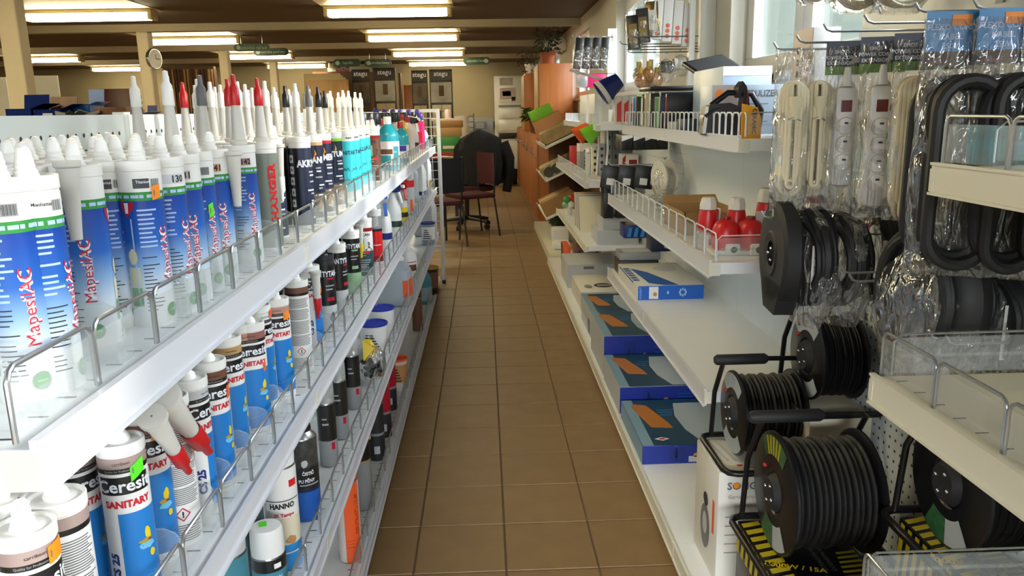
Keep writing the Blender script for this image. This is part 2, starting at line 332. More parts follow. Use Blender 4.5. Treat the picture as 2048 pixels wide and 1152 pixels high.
# ================================================================== SHELVING RUNS
def guard_mesh(L, h, r, m, clear=True):
    """wire guard: an upside-down U frame with a clear plate behind it"""
    b = MB(); c = .012
    p = [(0, .002, 0), (0, .002, h-c), (0, .002+c*.4, h-c*.3), (0, .002+c, h), (0, L-.002-c, h), (0, L-.002-c*.4, h-c*.3), (0, L-.002, h-c), (0, L-.002, 0)]
    b.tube(p, r, m, 8); return b.mesh('guard_frame')
def plate_mesh(L, h): return MB().box(-.0065, -.005, .006, L-.006, .002, h-.012, 'clear_plastic').mesh('guard_plate', False)
def shelf_mesh(L, depth, strip_h, side, th=.032, m='shelf_white'):
    """shelf tray, front edge at x=0, going to -depth*side; z=0 is the top face"""
    b = MB(); s = side
    x0, x1 = sorted((-s*.006, -s*depth)); b.box(x0, x1, .001, L-.001, -th, 0, m)
    return b
S_side = {'L': 1, 'R': -1}
def shelf(parent, side, xf, depth, y0, y1, z, strip_drop=.046, m='shelf_white', guard=None, guard_h=.063, gl=.152, gm='wire', slots=True, end_guard=None, sm='strip_white', clear=True, tilt=.0):
    """one shelf level of one section; z is the top edge of the price strip"""
    s = S_side[side]; L = y1-y0
    b = shelf_mesh(L, depth, strip_drop, s, m=m)
    if slots:
        n = int(L/.05)
        for k in range(n):
            yy = (k+.5)*L/n; xa = -s*.03; b.box(min(xa, xa-s*.018), max(xa, xa-s*.018), yy-.0015, yy+.0015, -.001, .0004, 'hole')
    o = link('shelf', b.mesh('shelf', False), parent, Matrix.Translation((xf, y0, z-.008)))
    st = MB(); xa, xb = sorted((-s*.006, s*.0)); st.box(xa, xb, .002, L-.002, -strip_drop+.008, .008, sm); st.box(min(0, s*.004), max(0, s*.004), .002, L-.002, -strip_drop+.004, -strip_drop+.008, sm); st.box(min(0, s*.003), max(0, s*.003), .002, L-.002, .004, .008, sm)
    link('price_strip', st.mesh('price_strip', False), o)
    for yy in (0, L-.012):
        e = MB(); xa, xb = sorted((s*.001, -s*.03)); e.box(xa, xb, yy, yy+.012, -.036, -.002, 'shelf_cream'); link('end_clip', e.mesh('end_clip', False), o)
    if guard:
        n = max(1, round(L/gl)); q = L/n; key = (round(q, 4), guard_h, gm)
        if key not in GM: GM[key] = (guard_mesh(q, guard_h, .0026 if gm == 'wire' else .0022, gm), plate_mesh(q, guard_h))
        for k in range(n):
            gg = link('guard_frame', GM[key][0], o, Matrix.Translation((-s*.016, k*q, .006)))
            if clear and k % 2 == 0 and k+1 < n:
                pk = (round(2*q, 4), guard_h)
                if pk not in GM: GM[pk] = plate_mesh(2*q, guard_h)
                link('guard_plate', GM[pk], o, Matrix.Translation((-s*.012, k*q, .006)) if side == 'L' else Matrix.Translation((-s*.024, k*q, .006)))
    return o
GM = {}
def peg_panel(parent, x, y0, y1, z0, z1, side, holes=True, hz=None, pitch=.028, m='panel_grey'):
    """perforated metal back panel: holes are dark recesses on a thin sheet"""
    s = S_side[side]; b = MB(); t = .008; b.box(min(x, x-s*t), max(x, x-s*t), y0+.001, y1-.001, z0, z1, m)
    o = link('back_panel', b.mesh('back_panel', False), parent)
    if holes:
        h = MB(); a, c = hz or (z0, z1); xx = x+s*.0006; r = .0042
        ny = int((y1-y0-.03)/pitch); nz = int((c-a-.02)/pitch)
        for i in range(ny):
            for j in range(nz):
                yy = y0+.02+i*pitch; zz = a+.014+j*pitch
                p = [(xx, yy+r*math.cos(q*PI/3), zz+r*math.sin(q*PI/3)) for q in range(6)]
                h.add(p, [(0, 1, 2, 3, 4, 5) if s > 0 else (5, 4, 3, 2, 1, 0)], 'hole')
        setp(link('perforation', h.mesh('perforation', False), o), kind='stuff')
    return o
# ---- left run
XL = -.371; DL = .33
def bay(label): return setp(link('shelving_bay', None), label, 'shelving')
LS = [.62, 1.64, 3.0, 4.46, 6.2]
ZL = {1: 1.084, 2: .768, 3: .425, 4: .075}
for k in range(4):
    a, b_ = LS[k], LS[k+1]
    gl_ = bay('white shelving bay of the left run, %s from the near end' % ORD[k])
    for lv in (1, 2, 3): shelf(gl_, 'L', XL, DL, a, b_, ZL[lv], guard=True, strip_drop=.045 if lv == 1 else .034)
    shelf(gl_, 'L', XL, DL, a, b_, ZL[4]+.0, strip_drop=.03, guard=True, sm='steel' if False else 'strip_white')
    peg_panel(gl_, XL-DL, a, b_, .02, 1.345, 'L', hz=(1.1, 1.345))
    pl = MB().box(XL-DL, XL-.01, a, b_, 0, .045, 'mid_grey'); link('plinth', pl.mesh('plinth', False), gl_)
    y = a+.015
    link('upright', MB().box(XL-DL-.03, XL-DL-.008, y-.015, y+.015, 0, 1.35, 'shelf_white').mesh('upright', False), gl_)
# open grid end frame at the far end of the run
eg = MB(); ye = 6.26
for x in (-.345, -.70): eg.bevbox(x-.014, x+.014, ye-.014, ye+.014, .01, 1.36, .003, 'white_wire')
eg.box(-.70, -.345, ye-.012, ye+.012, 1.335, 1.36, 'white_wire'); eg.box(-.70, -.345, ye-.012, ye+.012, .28, .30, 'white_wire')
for k in range(1, 6): eg.tube([(-.70+k*.06, ye, .3), (-.70+k*.06, ye, 1.34)], .003, 'white_wire', 6)
for k in range(1, 16): eg.tube([(-.70, ye, .3+k*.066), (-.345, ye, .3+k*.066)], .003, 'white_wire', 6)
eg.bevbox(-.36, -.33, ye-.015, ye+.015, 0, .03, .004, 'black')
thing('grid_end_frame', 'white wire grid end frame closing the far end of the left shelving', 'end frame', [('frame', eg.mesh('grid_frame'))])
# ---- right run
XB = .985; XR = .61; XR4 = .677; XBASE = .53
SR = [-.65, .27, 1.2, 2.13, 3.04, 3.95, 4.9, 5.87, 6.85]
PT = {0: 1.47, 1: 1.47, 2: 1.8, 3: 1.4, 4: 1.4, 5: 1.95, 6: 1.45, 7: 1.85}
RN = ['behind the camera', 'nearest in view, with cream shelves', 'with cables hanging on hooks', 'holding the red sirens and a blue box', 'holding the games and steam iron boxes', 'with white boxes hanging on hooks', 'with the white desk lamp', 'farthest, beside the wooden cabinet']
RB = [bay('white shelving bay of the right run '+t) for t in RN]
for k in range(8):
    a, b_ = SR[k], SR[k+1]; gr_ = RB[k]
    shelf(gr_, 'R', XBASE, XB-XBASE, a, b_, .085, strip_drop=.05, slots=False, m='shelf_white', sm='shelf_cream')
    link('plinth', MB().box(XBASE+.02, XB, a, b_, 0, .04, 'shelf_cream').mesh('plinth', False), gr_)
    if k in (2, 5): peg_panel(gr_, XB, a, b_, .05, 1.3 if k == 2 else PT[k] if k != 5 else 1.33, 'R', hz=(.09, .95) if k == 2 else None, m='panel_grey', pitch=.027 if k == 2 else .05)
    elif k in (0, 1): peg_panel(gr_, XB, a, b_, .05, 1.3, 'R', hz=(.09, .55) if k == 1 else (.2, .3), m='panel_grey')
    else: peg_panel(gr_, XB, a, b_, .05, 1.33, 'R', holes=k in (3, 4), hz=(1.26, 1.33), m='panel_grey')
for k in (3, 4):
    a, b_ = SR[k], SR[k+1]; gr_ = RB[k]
    shelf(gr_, 'R', XR, XB-XR, a, b_, .557, slots=False, strip_drop=.05)
    shelf(gr_, 'R', XR, XB-XR, a, b_, .929, guard=True, gl=.115, gm='white_wire', clear=True, slots=False, guard_h=.075)
    shelf(gr_, 'R', XR4, XB-XR4, a, b_, 1.262, guard=True, gl=.06, gm='white_wire', clear=False, slots=False, guard_h=.062, strip_drop=.04)
for k in (0, 1):
    a, b_ = SR[k], SR[k+1]; gr_ = RB[k]
    shelf(gr_, 'R', XR, XB-XR, a, b_, .92, guard=True, gl=.152, m='shelf_cream', sm='shelf_cream', slots=True, guard_h=.07)
    shelf(gr_, 'R', XR4, XB-XR4, a, b_, 1.252, guard=True, gl=.152, m='shelf_cream', sm='shelf_cream', slots=False, guard_h=.07, strip_drop=.045)
    shelf(gr_, 'R', XR, XB-XR, a, b_, .545, guard=True, gl=.152, m='shelf_cream', sm='shelf_cream', slots=False, guard_h=.06)
for k in (6, 7):
    a, b_ = SR[k], SR[k+1]; gr_ = RB[k]
    shelf(gr_, 'R', XR, XB-XR, a, b_, .51, slots=False, sm='shelf_cream', strip_drop=.035)
    shelf(gr_, 'R', XR, XB-XR, a, b_, .905, guard=True, gl=.075, gm='white_wire', slots=False, guard_h=.06, strip_drop=.035)
    shelf(gr_, 'R', XR4, XB-XR4, a, b_, 1.25, guard=True, gl=.06, gm='white_wire', clear=False, slots=False, guard_h=.06, strip_drop=.035)
for k, y in enumerate(SR):
    top = 1.99 if k in (5,) else 1.62 if k == 6 else 1.34
    link('upright', MB().box(XB+.009, XB+.035, (y-.04 if k == 8 else y), (y if k == 8 else y+.04), 0, top, 'shelf_white').mesh('upright', False), RB[min(k, 7)])
# side guards closing shelf ends (clear plate in a wire frame)
def side_guard(x0, x1, y, z, h=.062, m='wire', bay=3):
    b = MB(); c = .012
    b.tube([(x0, y, z), (x0, y, z+h-c), (x0+c, y, z+h), (x1-c, y, z+h), (x1, y, z+h-c), (x1, y, z)], .002, 'clear_plastic' if m is None else m, 6)
    b.box(x0+.004, x1-.004, y-.001, y+.001, z+.002, z+h-.006, 'clear_plastic')
    b.box(x0+.01, x1-.01, y-.002, y+.002, z+h*.42, z+h*.5, 'clear_plastic')
    link('side_guard', b.mesh('side_guard'), RB[bay])
side_guard(XR+.02, XB-.02, 2.136, .925, .07, 'white_wire'); side_guard(XR+.03, XB-.02, 1.192, .918, .066, bay=1); side_guard(XR+.02, XB-.02, 1.192, .543, .06, bay=1); side_guard(XR4+.09, XB-.02, 1.19, 1.25, .06, bay=1); side_guard(XR4+.02, XB-.02, 2.14, 1.262, .06)
# ================================================================== SEALANT CARTRIDGES
CR, CH = .0262, .212
ramp_mat('sealant_label', [(0, 'e6e9e8'), (.22, 'dfe6ea'), (.5, '7fa6d4'), (.68, '2462b8'), (1, '123f9c')], lo=.008, hi=.16)
ramp_mat('acrylic_label', [(0, '6b5a44'), (.36, '8a7350'), (.40, '16223e'), (1, '121c36')], lo=.0, hi=.17)
mat('band_dark', '3a3c3e', .5); mat('band_grey', 'a8aaac', .5); mat('print_black', '1c1c1e', .5); mat('print_white', 'e6eaf2', .5); mat('print_red', 'c0182a', .5); mat('print_pale', 'a9c6ea', .5); mat('barcode', '55575a', .5); mat('pic_green', '8fb38a', .5); mat('pic_cream', 'd9d6b0', .5); mat('pic_aqua', '6db6d8', .5)
mat('label_white', 'e4e4e2', .4); mat('label_black', '141414', .35); mat('label_blue', '1f78c4', .35); mat('fine_grey', '6a6a6c', .6)
def tube_mesh(top='tube_white', r=CR, h=CH, rim=True):
    b = MB(); R = r+.0011 if rim else r
    b.lathe([(.001, .004), (r-.004, .004), (r-.003, 0), (r-.0006, 0), (r, .002), (r, h-.014), (R, h-.013), (R, h-.001), (R-.001, h), (R-.003, h), (R-.004, h-.0035), (.012, h-.002), (.0105, h+.002), (.001, h+.002)], top, 28)
    return b.mesh('tube')
def tip_mesh(kind='dome'):
    b = MB()
    if kind == 'dome': pr = [(.0105, CH), (.0105, CH+.004), (.0085, CH+.006), (.0092, CH+.009), (.008, CH+.011), (.0085, CH+.014), (.0072, CH+.017), (.0072, CH+.021), (.005, CH+.0255), (.0012, CH+.027)]
    else: pr = [(.0125, CH), (.0105, CH+.006), (.0055, CH+.011), (.004, CH+.02), (.001, CH+.021)]
    b.lathe([(.001, pr[0][1])]+pr, 'cap_white', 16); return b.mesh('tip')
TIP, TIP2 = tip_mesh(), tip_mesh('cone')
def lines(b, r, a0, a1, z0, z1, n, m, seed, th=.0012, minf=.45):
    rd = random.Random(seed)
    for k in range(n):
        z = z1-(z1-z0)*k/max(1, n-1)
        if rd.random() < .12: continue
        e = a0+(a1-a0)*rd.uniform(minf, 1); b.cpatch(r, a0, e, z, z+th, m)
def blob(n, rx, ry, seed, jit=.35):
    rd = random.Random(seed); return [(rx*math.cos(2*PI*i/n)*rd.uniform(1-jit, 1), ry*math.sin(2*PI*i/n)*rd.uniform(1-jit, 1)) for i in range(n)]
def sealant_label(chip, num=None, seed=0, name='Manhattan'):
    b = MB(); r = CR+.0004; q = CR+.0008; q2 = CR+.0011
    b.lathe([(r, .006), (r, .162)], 'sealant_label', 32); b.lathe([(r, .162), (r, .173)], 'green', 32); b.lathe([(r, .173), (r, .196)], 'label_white', 32)
    for a in range(0, 360, 60):
        b.cpatch(q, a+4, a+20, .1655, .1695, 'print_pale'); b.cpatch(q, a+24, a+44, .1655, .1695, 'print_pale'); b.cpatch(q, a+46, a+56, .1655, .1695, 'print_pale')
    for a in (-75, 100):
        b.cpatch(q, a-12, a+62 if num or chip == 'band_grey' else a+29, .1775, .1895, chip)
        if num: b.ctext(num, q2, a+45, .1835, .0095, 'print_black', .03)
        else:
            b.ctext(name, q2, a+14, .1855, .0035, 'print_black' if chip != 'band_dark' else 'print_white', .01)
            for k in range(14): b.cpatch(q2, a+32+k*2, a+32+k*2+(.5+1.1*((k*7) % 3)/2), .1785, .1887, 'barcode')
        # text block, from blue-white down to black
        lines(b, q, a-10, a+40, .098, .155, 11, 'print_pale', seed+a, .0022)
        lines(b, q, a-10, a+38, .022, .09, 15, 'print_black', seed+a+1)
        # product name, reading upwards: red shadow under white letters
        b.ctext('MapesilAC', q, a+60, .092, .0165, 'print_white', .045, up=True, sx=.98)
        b.ctext('MapesilAC', q2, a+60, .092, .0165, 'print_red', 0.0, up=True, sx=.98)
        b.cshape(q2, a+60, .0195, blob(18, .0092, .0092, 1, 0), 'green'); b.cpatch(CR+.0014, a+50, a+70, .0188, .0206, 'neon_green')
        # small pictures of basin and tiles on the other side of the block
        b.cpatch(q, a-52, a-18, .028, .052, 'pic_green'); b.cpatch(q, a-52, a-18, .054, .078, 'pic_cream'); b.cshape(q2, a-34, .092, blob(12, .007, .011, 3, .2), 'pic_cream')
        b.cshape(q2, a-36, .148, [(-.009, .014), (.009, .014), (.009, .006), (0, -.006), (-.009, .006)], 'print_red'); b.cshape(CR+.0014, a-36, .150, [(-.003, .01), (.003, .01), (.002, -.003), (-.002, -.003)], 'print_white')
        b.cpatch(q, a-30, a-26, .03, .14, 'print_pale')
    return b.mesh('label')
def ceresit_label(band, seed=0, flip=False):
    b = MB(); r = CR+.0004; q = CR+.0008; q2 = CR+.0012
    b.lathe([(r, .006), (r, .178)], 'label_white', 32); b.lathe([(r, .178), (r, .184)], 'label_black', 32); b.lathe([(r, .184), (r, .197)], band, 32)
    b.ctext('Quality for Professionals', q, -5, .181, .0032, 'band_grey', 0); b.ctext('carribean', q, 0, .1905, .0036, 'print_black', 0)
    b.cpatch(q, -62, 66, .152, .174, 'label_black'); b.ctext('Ceresit', q2, 2, .163, .0155, 'print_white', .022, sx=1.05)
    b.ctext('SANITARY', q, 6, .140, .0095, 'print_red', .05, sx=.98)
    b.cpatch(q, -22, 84, .022, .128, 'label_blue'); b.cpatch(q, -18, 80, .016, .022, 'label_blue')
    b.cshape(q2, 40, .082, blob(14, .012, .006, seed+2), 'pic_aqua'); b.cshape(q2, 44, .096, blob(9, .005, .011, seed+3), 'yellow'); b.cshape(CR+.0015, 36, .088, blob(9, .010, .0035, seed+4), 'gold'); b.cshape(CR+.0015, 50, .070, blob(9, .005, .006, seed+5), 'yellow'); b.cshape(CR+.0017, 46, .088, blob(7, .004, .002, seed+6), 'brown')
    for k in range(6): b.cpatch(q2, -18+k*16, -2+k*16, .036+k*.002, .0366+k*.002, 'pic_aqua')
    b.ctext('CS 25', q, -46, .058, .0125, 'deep_blue', .05, up=True, sx=1.0)
    lines(b, q, -20, 60, .006, .016, 4, 'fine_grey', seed, .0009)
    # text side
    lines(b, q, 118, 248, .062, .170, 40, 'fine_grey', seed+9, .0014, .85); lines(b, q, 118, 248, .008, .034, 9, 'fine_grey', seed+10, .0014, .85)
    d = .0095
    for (p0, p1) in (((0, d), (d, 0)), ((d, 0), (0, -d)), ((0, -d), (-d, 0)), ((-d, 0), (0, d))):
        nx, ny = (p1[1]-p0[1]), -(p1[0]-p0[0]); L = math.hypot(nx, ny); nx, ny = nx/L*.0008, ny/L*.0008
        b.cshape(q2, 185, .048, [(p0[0]-nx, p0[1]-ny), (p1[0]-nx, p1[1]-ny), (p1[0]+nx, p1[1]+ny), (p0[0]+nx, p0[1]+ny)], 'print_red')
    b.ctext('!', q2, 185, .048, .0095, 'print_black', .05)
    return b.mesh('label')
def dark_label(word, cap='label_black', strip=None, icons=False, pic=None):
    b = MB(); r = CR+.0004; q = CR+.0009; q2 = CR+.0013
    b.lathe([(r, .004), (r, .186)], 'acrylic_label' if pic else 'navy', 32)
    if strip: b.lathe([(r, .186), (r, .194)], strip, 32)
    b.cpatch(q, -120, -35, .004, .186, 'label_black')
    if icons:
        for k in range(6):
            z = .152-k*.026; b.cpatch(q2, -82, -56, z, z+.018, 'light_grey'); b.cshape(CR+.0016, -69, z+.009, blob(7, .004, .006, k, .6), 'label_black')
    b.ctext(word, q2, 18, .15, .017, 'print_white', .04, sx=.8)
    rd = random.Random(len(word))
    for k, z in enumerate((.128, .12, .105, .085, .077, .06, .05, .02)): b.cpatch(q2, 8+rd.uniform(0, 20), 40+rd.uniform(0, 25), z, z+.0035, 'print_white' if k % 2 else 'band_grey')
    if pic:
        b.cshape(q2, -10, .03, blob(10, .01, .02, 4, .5), 'tan'); b.cshape(q2, 30, .04, [(-.006, -.02), (.006, -.02), (.006, .0), (0, .014), (-.006, 0)], 'wood_light'); b.cshape(CR+.0016, 44, .028, [(-.005, -.012), (.005, -.012), (.005, .0), (0, .01), (-.005, 0)], 'pic_cream')
        b.cshape(q2, 12, .165, [(0, .012), (.005, -.002), (-.001, 0), (-.002, -.014), (.001, -.014)], pic)
    return b.mesh('label')
def cyan_label(word):
    b = MB(); r = CR+.0004; q = CR+.0009
    b.lathe([(r, .02), (r, .178)], 'cyan', 32); b.lathe([(r, .006), (r, .02)], 'label_white', 32); b.lathe([(r, .178), (r, .197)], 'label_white', 32)
    b.ctext(word, q, 10, .142, .013, 'navy', .02, sx=.9); b.ctext('super', q, 30, .187, .007, 'print_black', .02)
    for a in (-5, 60):
        for (x0, y0, x1, y1) in ((-.011, .0, -.004, .012), (-.004, .012, .002, .006), (.002, .006, .007, .013), (.007, .013, .012, .004), (-.009, -.022, -.002, -.026), (-.002, -.026, .004, -.021), (.004, -.021, .011, -.026)):
            b.cshape(q, a, .08, [(x0, y0), (x1, y1), (x1, y1+.003), (x0, y0+.003)], 'print_black')
    for k in range(5): b.cpatch(q, -62, -44, .04+k*.024, .052+k*.024, 'print_white'); b.cpatch(q+.0004, -58, -50, .043+k*.024, .049+k*.024, 'purple')
    return b.mesh('label')
def tytan_label(low='light_grey', acc='crimson', topc='tube_white'):
    b = MB(); r = CR+.0004; q = CR+.0009; q2 = CR+.0013
    b.lathe([(r, .004), (r, .075)], low, 32); b.lathe([(r, .075), (r, .186)], 'label_black', 32)
    for a in (-75, 20, 115):
        b.ctext('TYTAN', q, a, .162, .016, 'print_white', .03, sx=.62); b.cpatch(q, a-22, a+24, .146, .151, acc); b.cpatch(q, a-30, a+24, .128, .131, 'band_grey'); b.cpatch(q, a-30, a+10, .118, .1215, 'band_grey')
        b.cpatch(q, a-25, a+20, .088, .098, acc if low != 'pic_green' else 'pic_green'); b.cshape(q2, a, .04, blob(9, .009, .02, 5, .5), 'pic_green' if low == 'pic_green' else 'mid_grey')
    return b.mesh('label')
def grey_label():
    b = MB(); r = CR+.0004; q = CR+.0009
    b.lathe([(r, .004), (r, .19)], 'grey_green', 32)
    b.cpatch(q, 20, 52, .03, .186, 'grey_green'); b.ctext('HANGER', CR+.0016, 30, .115, .0165, 'bright_red', .05, up=True, sx=1.35); b.cpatch(q, 20, 45, .045, .0475, 'dark')
    return b.mesh('label')
def red_label():
    b = MB(); r = CR+.0004; q = CR+.0009
    b.lathe([(r, .004), (r, .028)], 'red_dark', 32); b.lathe([(r, .028), (r, .125)], 'bright_red', 32); b.lathe([(r, .125), (r, .135)], 'label_black', 32); b.lathe([(r, .135), (r, .185)], 'grey', 32)
    for k in range(6): b.cpatch(q, -60, 30, .143+k*.0065, .146+k*.0065, 'label_white', slant=.012)
    b.cpatch(q, -20, 50, .07, .073, 'label_white'); return b.mesh('label')
def scan_label(word, c1, c2):
    b = MB(); r = CR+.0004; q = CR+.0009
    b.lathe([(r, .004), (r, .095)], c2, 32); b.lathe([(r, .095), (r, .165)], c1, 32); b.lathe([(r, .165), (r, .178)], 'red_dark', 32)
    b.ctext(word, q, 0, .154, .010, 'print_black', .03); b.cpatch(q, -60, -10, .1, .14, 'pic_green'); b.ctext('A', q, 25, .112, .03, 'print_black', .04); lines(b, q, -50, 40, .02, .085, 9, 'band_grey', 4, .003)
    b.cshape(q, 10, .09, blob(14, .011, .006, 6, .1), 'bright_red'); return b.mesh('label')
NOZ = MB().lathe([(.001, 0), (.0145, 0), (.0145, .006), (.0118, .008), (.0108, .02), (.0062, .088), (.0045, .088), (.001, .087)], 'nozzle_clear', 16).mesh('nozzle')
def cap_mesh(m): return MB().lathe([(.0085, 0), (.009, .002), (.0085, .03), (.0045, .037), (.004, .052), (.001, .053)], m, 14).mesh('cap')
CAPS = {k: cap_mesh(v) for k, v in dict(white='cap_white', red='red', black='black', grey='mid_grey', yellow='yellow').items()}
TUBE = tube_mesh(); TUBE_C = tube_mesh('nozzle_clear'); TUBE_D = tube_mesh('dark')
NZ_UP = Matrix.Translation((0, 0, CH+.001))
def nozzle_parts(cap, mx, name='nozzle'):
    return (name, NOZ, mx, [('cap', CAPS[cap], Matrix.Translation((0, 0, .068)))] if cap else [])
def sticker(a, z, m, w=26, h=.017, tilt=.003):
    b = MB(); b.cpatch(CR+.0019, a-w/2, a+w/2, z-h/2, z+h/2, m, slant=tilt); b.cpatch(CR+.0022, a-w/2+5, a-w/2+8, z-.004, z+.003, 'fine_grey'); return ('price_sticker', b.mesh('price_sticker'))
LAB = {}
def lab(k):
    if k not in LAB:
        LAB[k] = {'m_white': lambda: sealant_label('band_grey', None, 1, 'Manhattan'), 'm_man': lambda: sealant_label('label_white', None, 2, 'Manhattan'), 'm_dark': lambda: sealant_label('band_dark', None, 3, 'Titanium'), 'm_131': lambda: sealant_label('taupe_pale', '131', 4), 'm_130': lambda: sealant_label('label_pale', '130', 5), 'm_141': lambda: sealant_label('tan_chip', '141', 6), 'm_142': lambda: sealant_label('rose_chip', '142', 7),
                  'c_taupe': lambda: ceresit_label('taupe', 1), 'c_rose': lambda: ceresit_label('rose_brown', 2), 'c_grey': lambda: ceresit_label('light_grey', 3), 'c_brown': lambda: ceresit_label('brown', 4), 'c_tan': lambda: ceresit_label('tan', 5), 'c_pink': lambda: ceresit_label('pinkish', 6), 'c_white': lambda: ceresit_label('label_white', 7),
                  'akryl': lambda: dark_label('AKRYL', icons=True), 'sani': lambda: dark_label('SANI', strip='tan_chip', pic='orange'), 'kamen': lambda: dark_label('KAMEN', strip='crimson', pic='orange'), 'bit': lambda: dark_label('BITUM', strip='lime', pic='yellow'), 'hot': lambda: dark_label('HOT', strip='tan_chip'),
                  'cy_san': lambda: cyan_label('SANITAR'), 'cy_uni': lambda: cyan_label('UNIVERZAL'), 'tytan': lambda: tytan_label(), 'tytan_g': lambda: tytan_label('pic_green', 'pic_green'), 'hanger': grey_label, 'redgrey': red_label, 'scan': lambda: scan_label('SCAN', 'label_white', 'dark_teal'), 'brownlab': lambda: scan_label('TEC', 'brown', 'brown')}[k]()
    return LAB[k]
mat('label_pale', 'c9cdd4', .4); mat('taupe_pale', 'c6b8b6', .4); mat('tan_chip', 'c49a72', .4); mat('rose_chip', 'a98480', .4); mat('pinkish', 'b98a78', .4); mat('dark_teal', '2c4a50', .4)
DESC = {'m_': 'blue white sealant cartridge', 'c_': 'white blue silicone cartridge', 'ak': 'black acrylic cartridge with small icons', 'sa': 'navy sealant cartridge with orange flash', 'ka': 'navy sealant cartridge with crimson ring', 'bi': 'navy sealant cartridge with lime ring', 'ho': 'navy tan-ringed cartridge',
        'cy': 'bright cyan sealant cartridge', 'ty': 'black adhesive cartridge with white lettering', 'ha': 'grey cartridge with red vertical lettering', 're': 'red and grey cartridge', 'sc': 'dark teal cartridge with red ring', 'br': 'brown slim cartridge with white squares'}
BACKNAME = {'m_': 'blue white cartridge', 'ak': 'black icon cartridge', 'sa': 'navy cartridge', 'ka': 'navy crimson cartridge', 'bi': 'navy lime cartridge', 'ho': 'navy HOT cartridge', 'cy': 'cyan cartridge', 'ha': 'grey cartridge', 'c_': 'sanitary silicone cartridge', 'ty': 'black adhesive cartridge', 're': 'red cartridge', 'sc': 'teal cartridge', 'br': 'brown cartridge'}
def to_cam(x, y): return math.atan2(-y, -x)
def cart(kind, x, y, z, label, off=0, extra=(), tip='dome', tube=None, group=None, tilt=0):
    p = [('tube', tube or TUBE), ('label', lab(kind))]
    if tip == 'dome': p.append(('tip', TIP))
    elif tip == 'cone': p.append(('tip', TIP2))
    elif tip: p.append(nozzle_parts(tip, NZ_UP))
    M_ = pose((x, y, z), to_cam(x, y)+math.radians(off), 0, tilt)
    return thing('sealant_cartridge', label, 'cartridge', p+[e(M_) if callable(e) else e for e in extra], M_, group)
Z1 = ZL[1]-.008; Z2 = ZL[2]-.008; Z3 = ZL[3]-.008; Z4 = ZL[4]-.008
HANG = lambda a, c=None, z=CH-.012, r=.036, tl=0: nozzle_parts(c, Matrix.Rotation(math.radians(a), 4, 'Z') @ Matrix.Translation((r, 0, z)) @ Matrix.Rotation(PI+tl, 4, 'X'), 'spare_nozzle')
# -------- top shelf, front row: (pixel x of the rim, x, kind, turn, extra, tip, what sets it apart)
FRONT1 = [(-6, -.45, 'm_white', 40, (), 'dome', 'cut off by the photo edge, nearest on the top shelf'),
 (52, -.437, 'm_man', 82, (), 'dome', 'in full sunlight, second on the top shelf'),
 (150, -.47, 'm_white', 15, (HANG(-28, None, CH+.006),), 'dome', 'with spare nozzle hanging in front, third on top shelf'),
 (205, -.478, 'm_dark', 60, (HANG(0, None, CH-.006),), 'dome', 'with nozzle hanging beside it, fourth on top shelf'),
 (273, -.437, 'm_dark', 70, (sticker(-30, .172, 'orange'),), 'dome', 'with dark band and orange price sticker on the top shelf'),
 (322, -.43, 'm_130', 70, (), 'dome', 'numbered 130, right of the orange stickered one'),
 (357, -.432, 'm_131', 40, (), 'dome', 'numbered 131, left of the green stickered one'),
 (386, -.437, 'm_white', 60, (sticker(-22, .125, 'neon_green', 18, .02),), 'dome', 'with a neon green sticker on its side, top shelf'),
 (420, -.437, 'm_141', 42, (HANG(32, None, CH-.004, .035),), 'dome', 'numbered 141 with a nozzle hanging in front, top shelf'),
 (478, -.437, 'm_142', 50, (), 'red', 'with rose band and a red capped nozzle, top shelf'),
 (524, -.437, 'hanger', 0, (), 'red', 'with a red capped nozzle, top shelf'),
 (538, -.462, 'hot', 0, (HANG(28, 'white', CH-.01),), 'white', 'with white capped nozzle hanging from its rim'),
 (597, -.437, 'akryl', 20, (), 'white', 'on the top shelf'),
 (622, -.437, 'sani', 0, (), 'grey', 'on the top shelf'),
 (641, -.437, 'kamen', 0, (), 'black', 'and a black capped nozzle, on the top shelf'),
 (664, -.437, 'bit', 0, (), 'dome', 'on the top shelf'),
 (690, -.437, 'cy_san', -6, (), 'white', 'lettered SANITAR, nearest of the cyan ones'),
 (701, -.43, 'cy_san', 10, (), 'white', 'lettered SANITAR, second of the cyan ones'),
 (714, -.437, 'cy_uni', -14, (), 'white', 'lettered UNIVERZAL, third of the cyan ones'),
 (724, -.437, 'cy_uni', 6, (), 'white', 'lettered UNIVERZAL, farthest of the cyan ones'),
 (745, -.43, 'brownlab', 0, (), 'dome', 'beside the teal bottle on the top shelf')]
F1 = []
for px, x, k, off, ex, tip, d in FRONT1:
    y = yat(px, x, Z1+CH); F1.append((px, x, y, k)); cart(k, x, y, Z1, '%s %s' % (DESC[k[:2]], d), off, ex, tip)
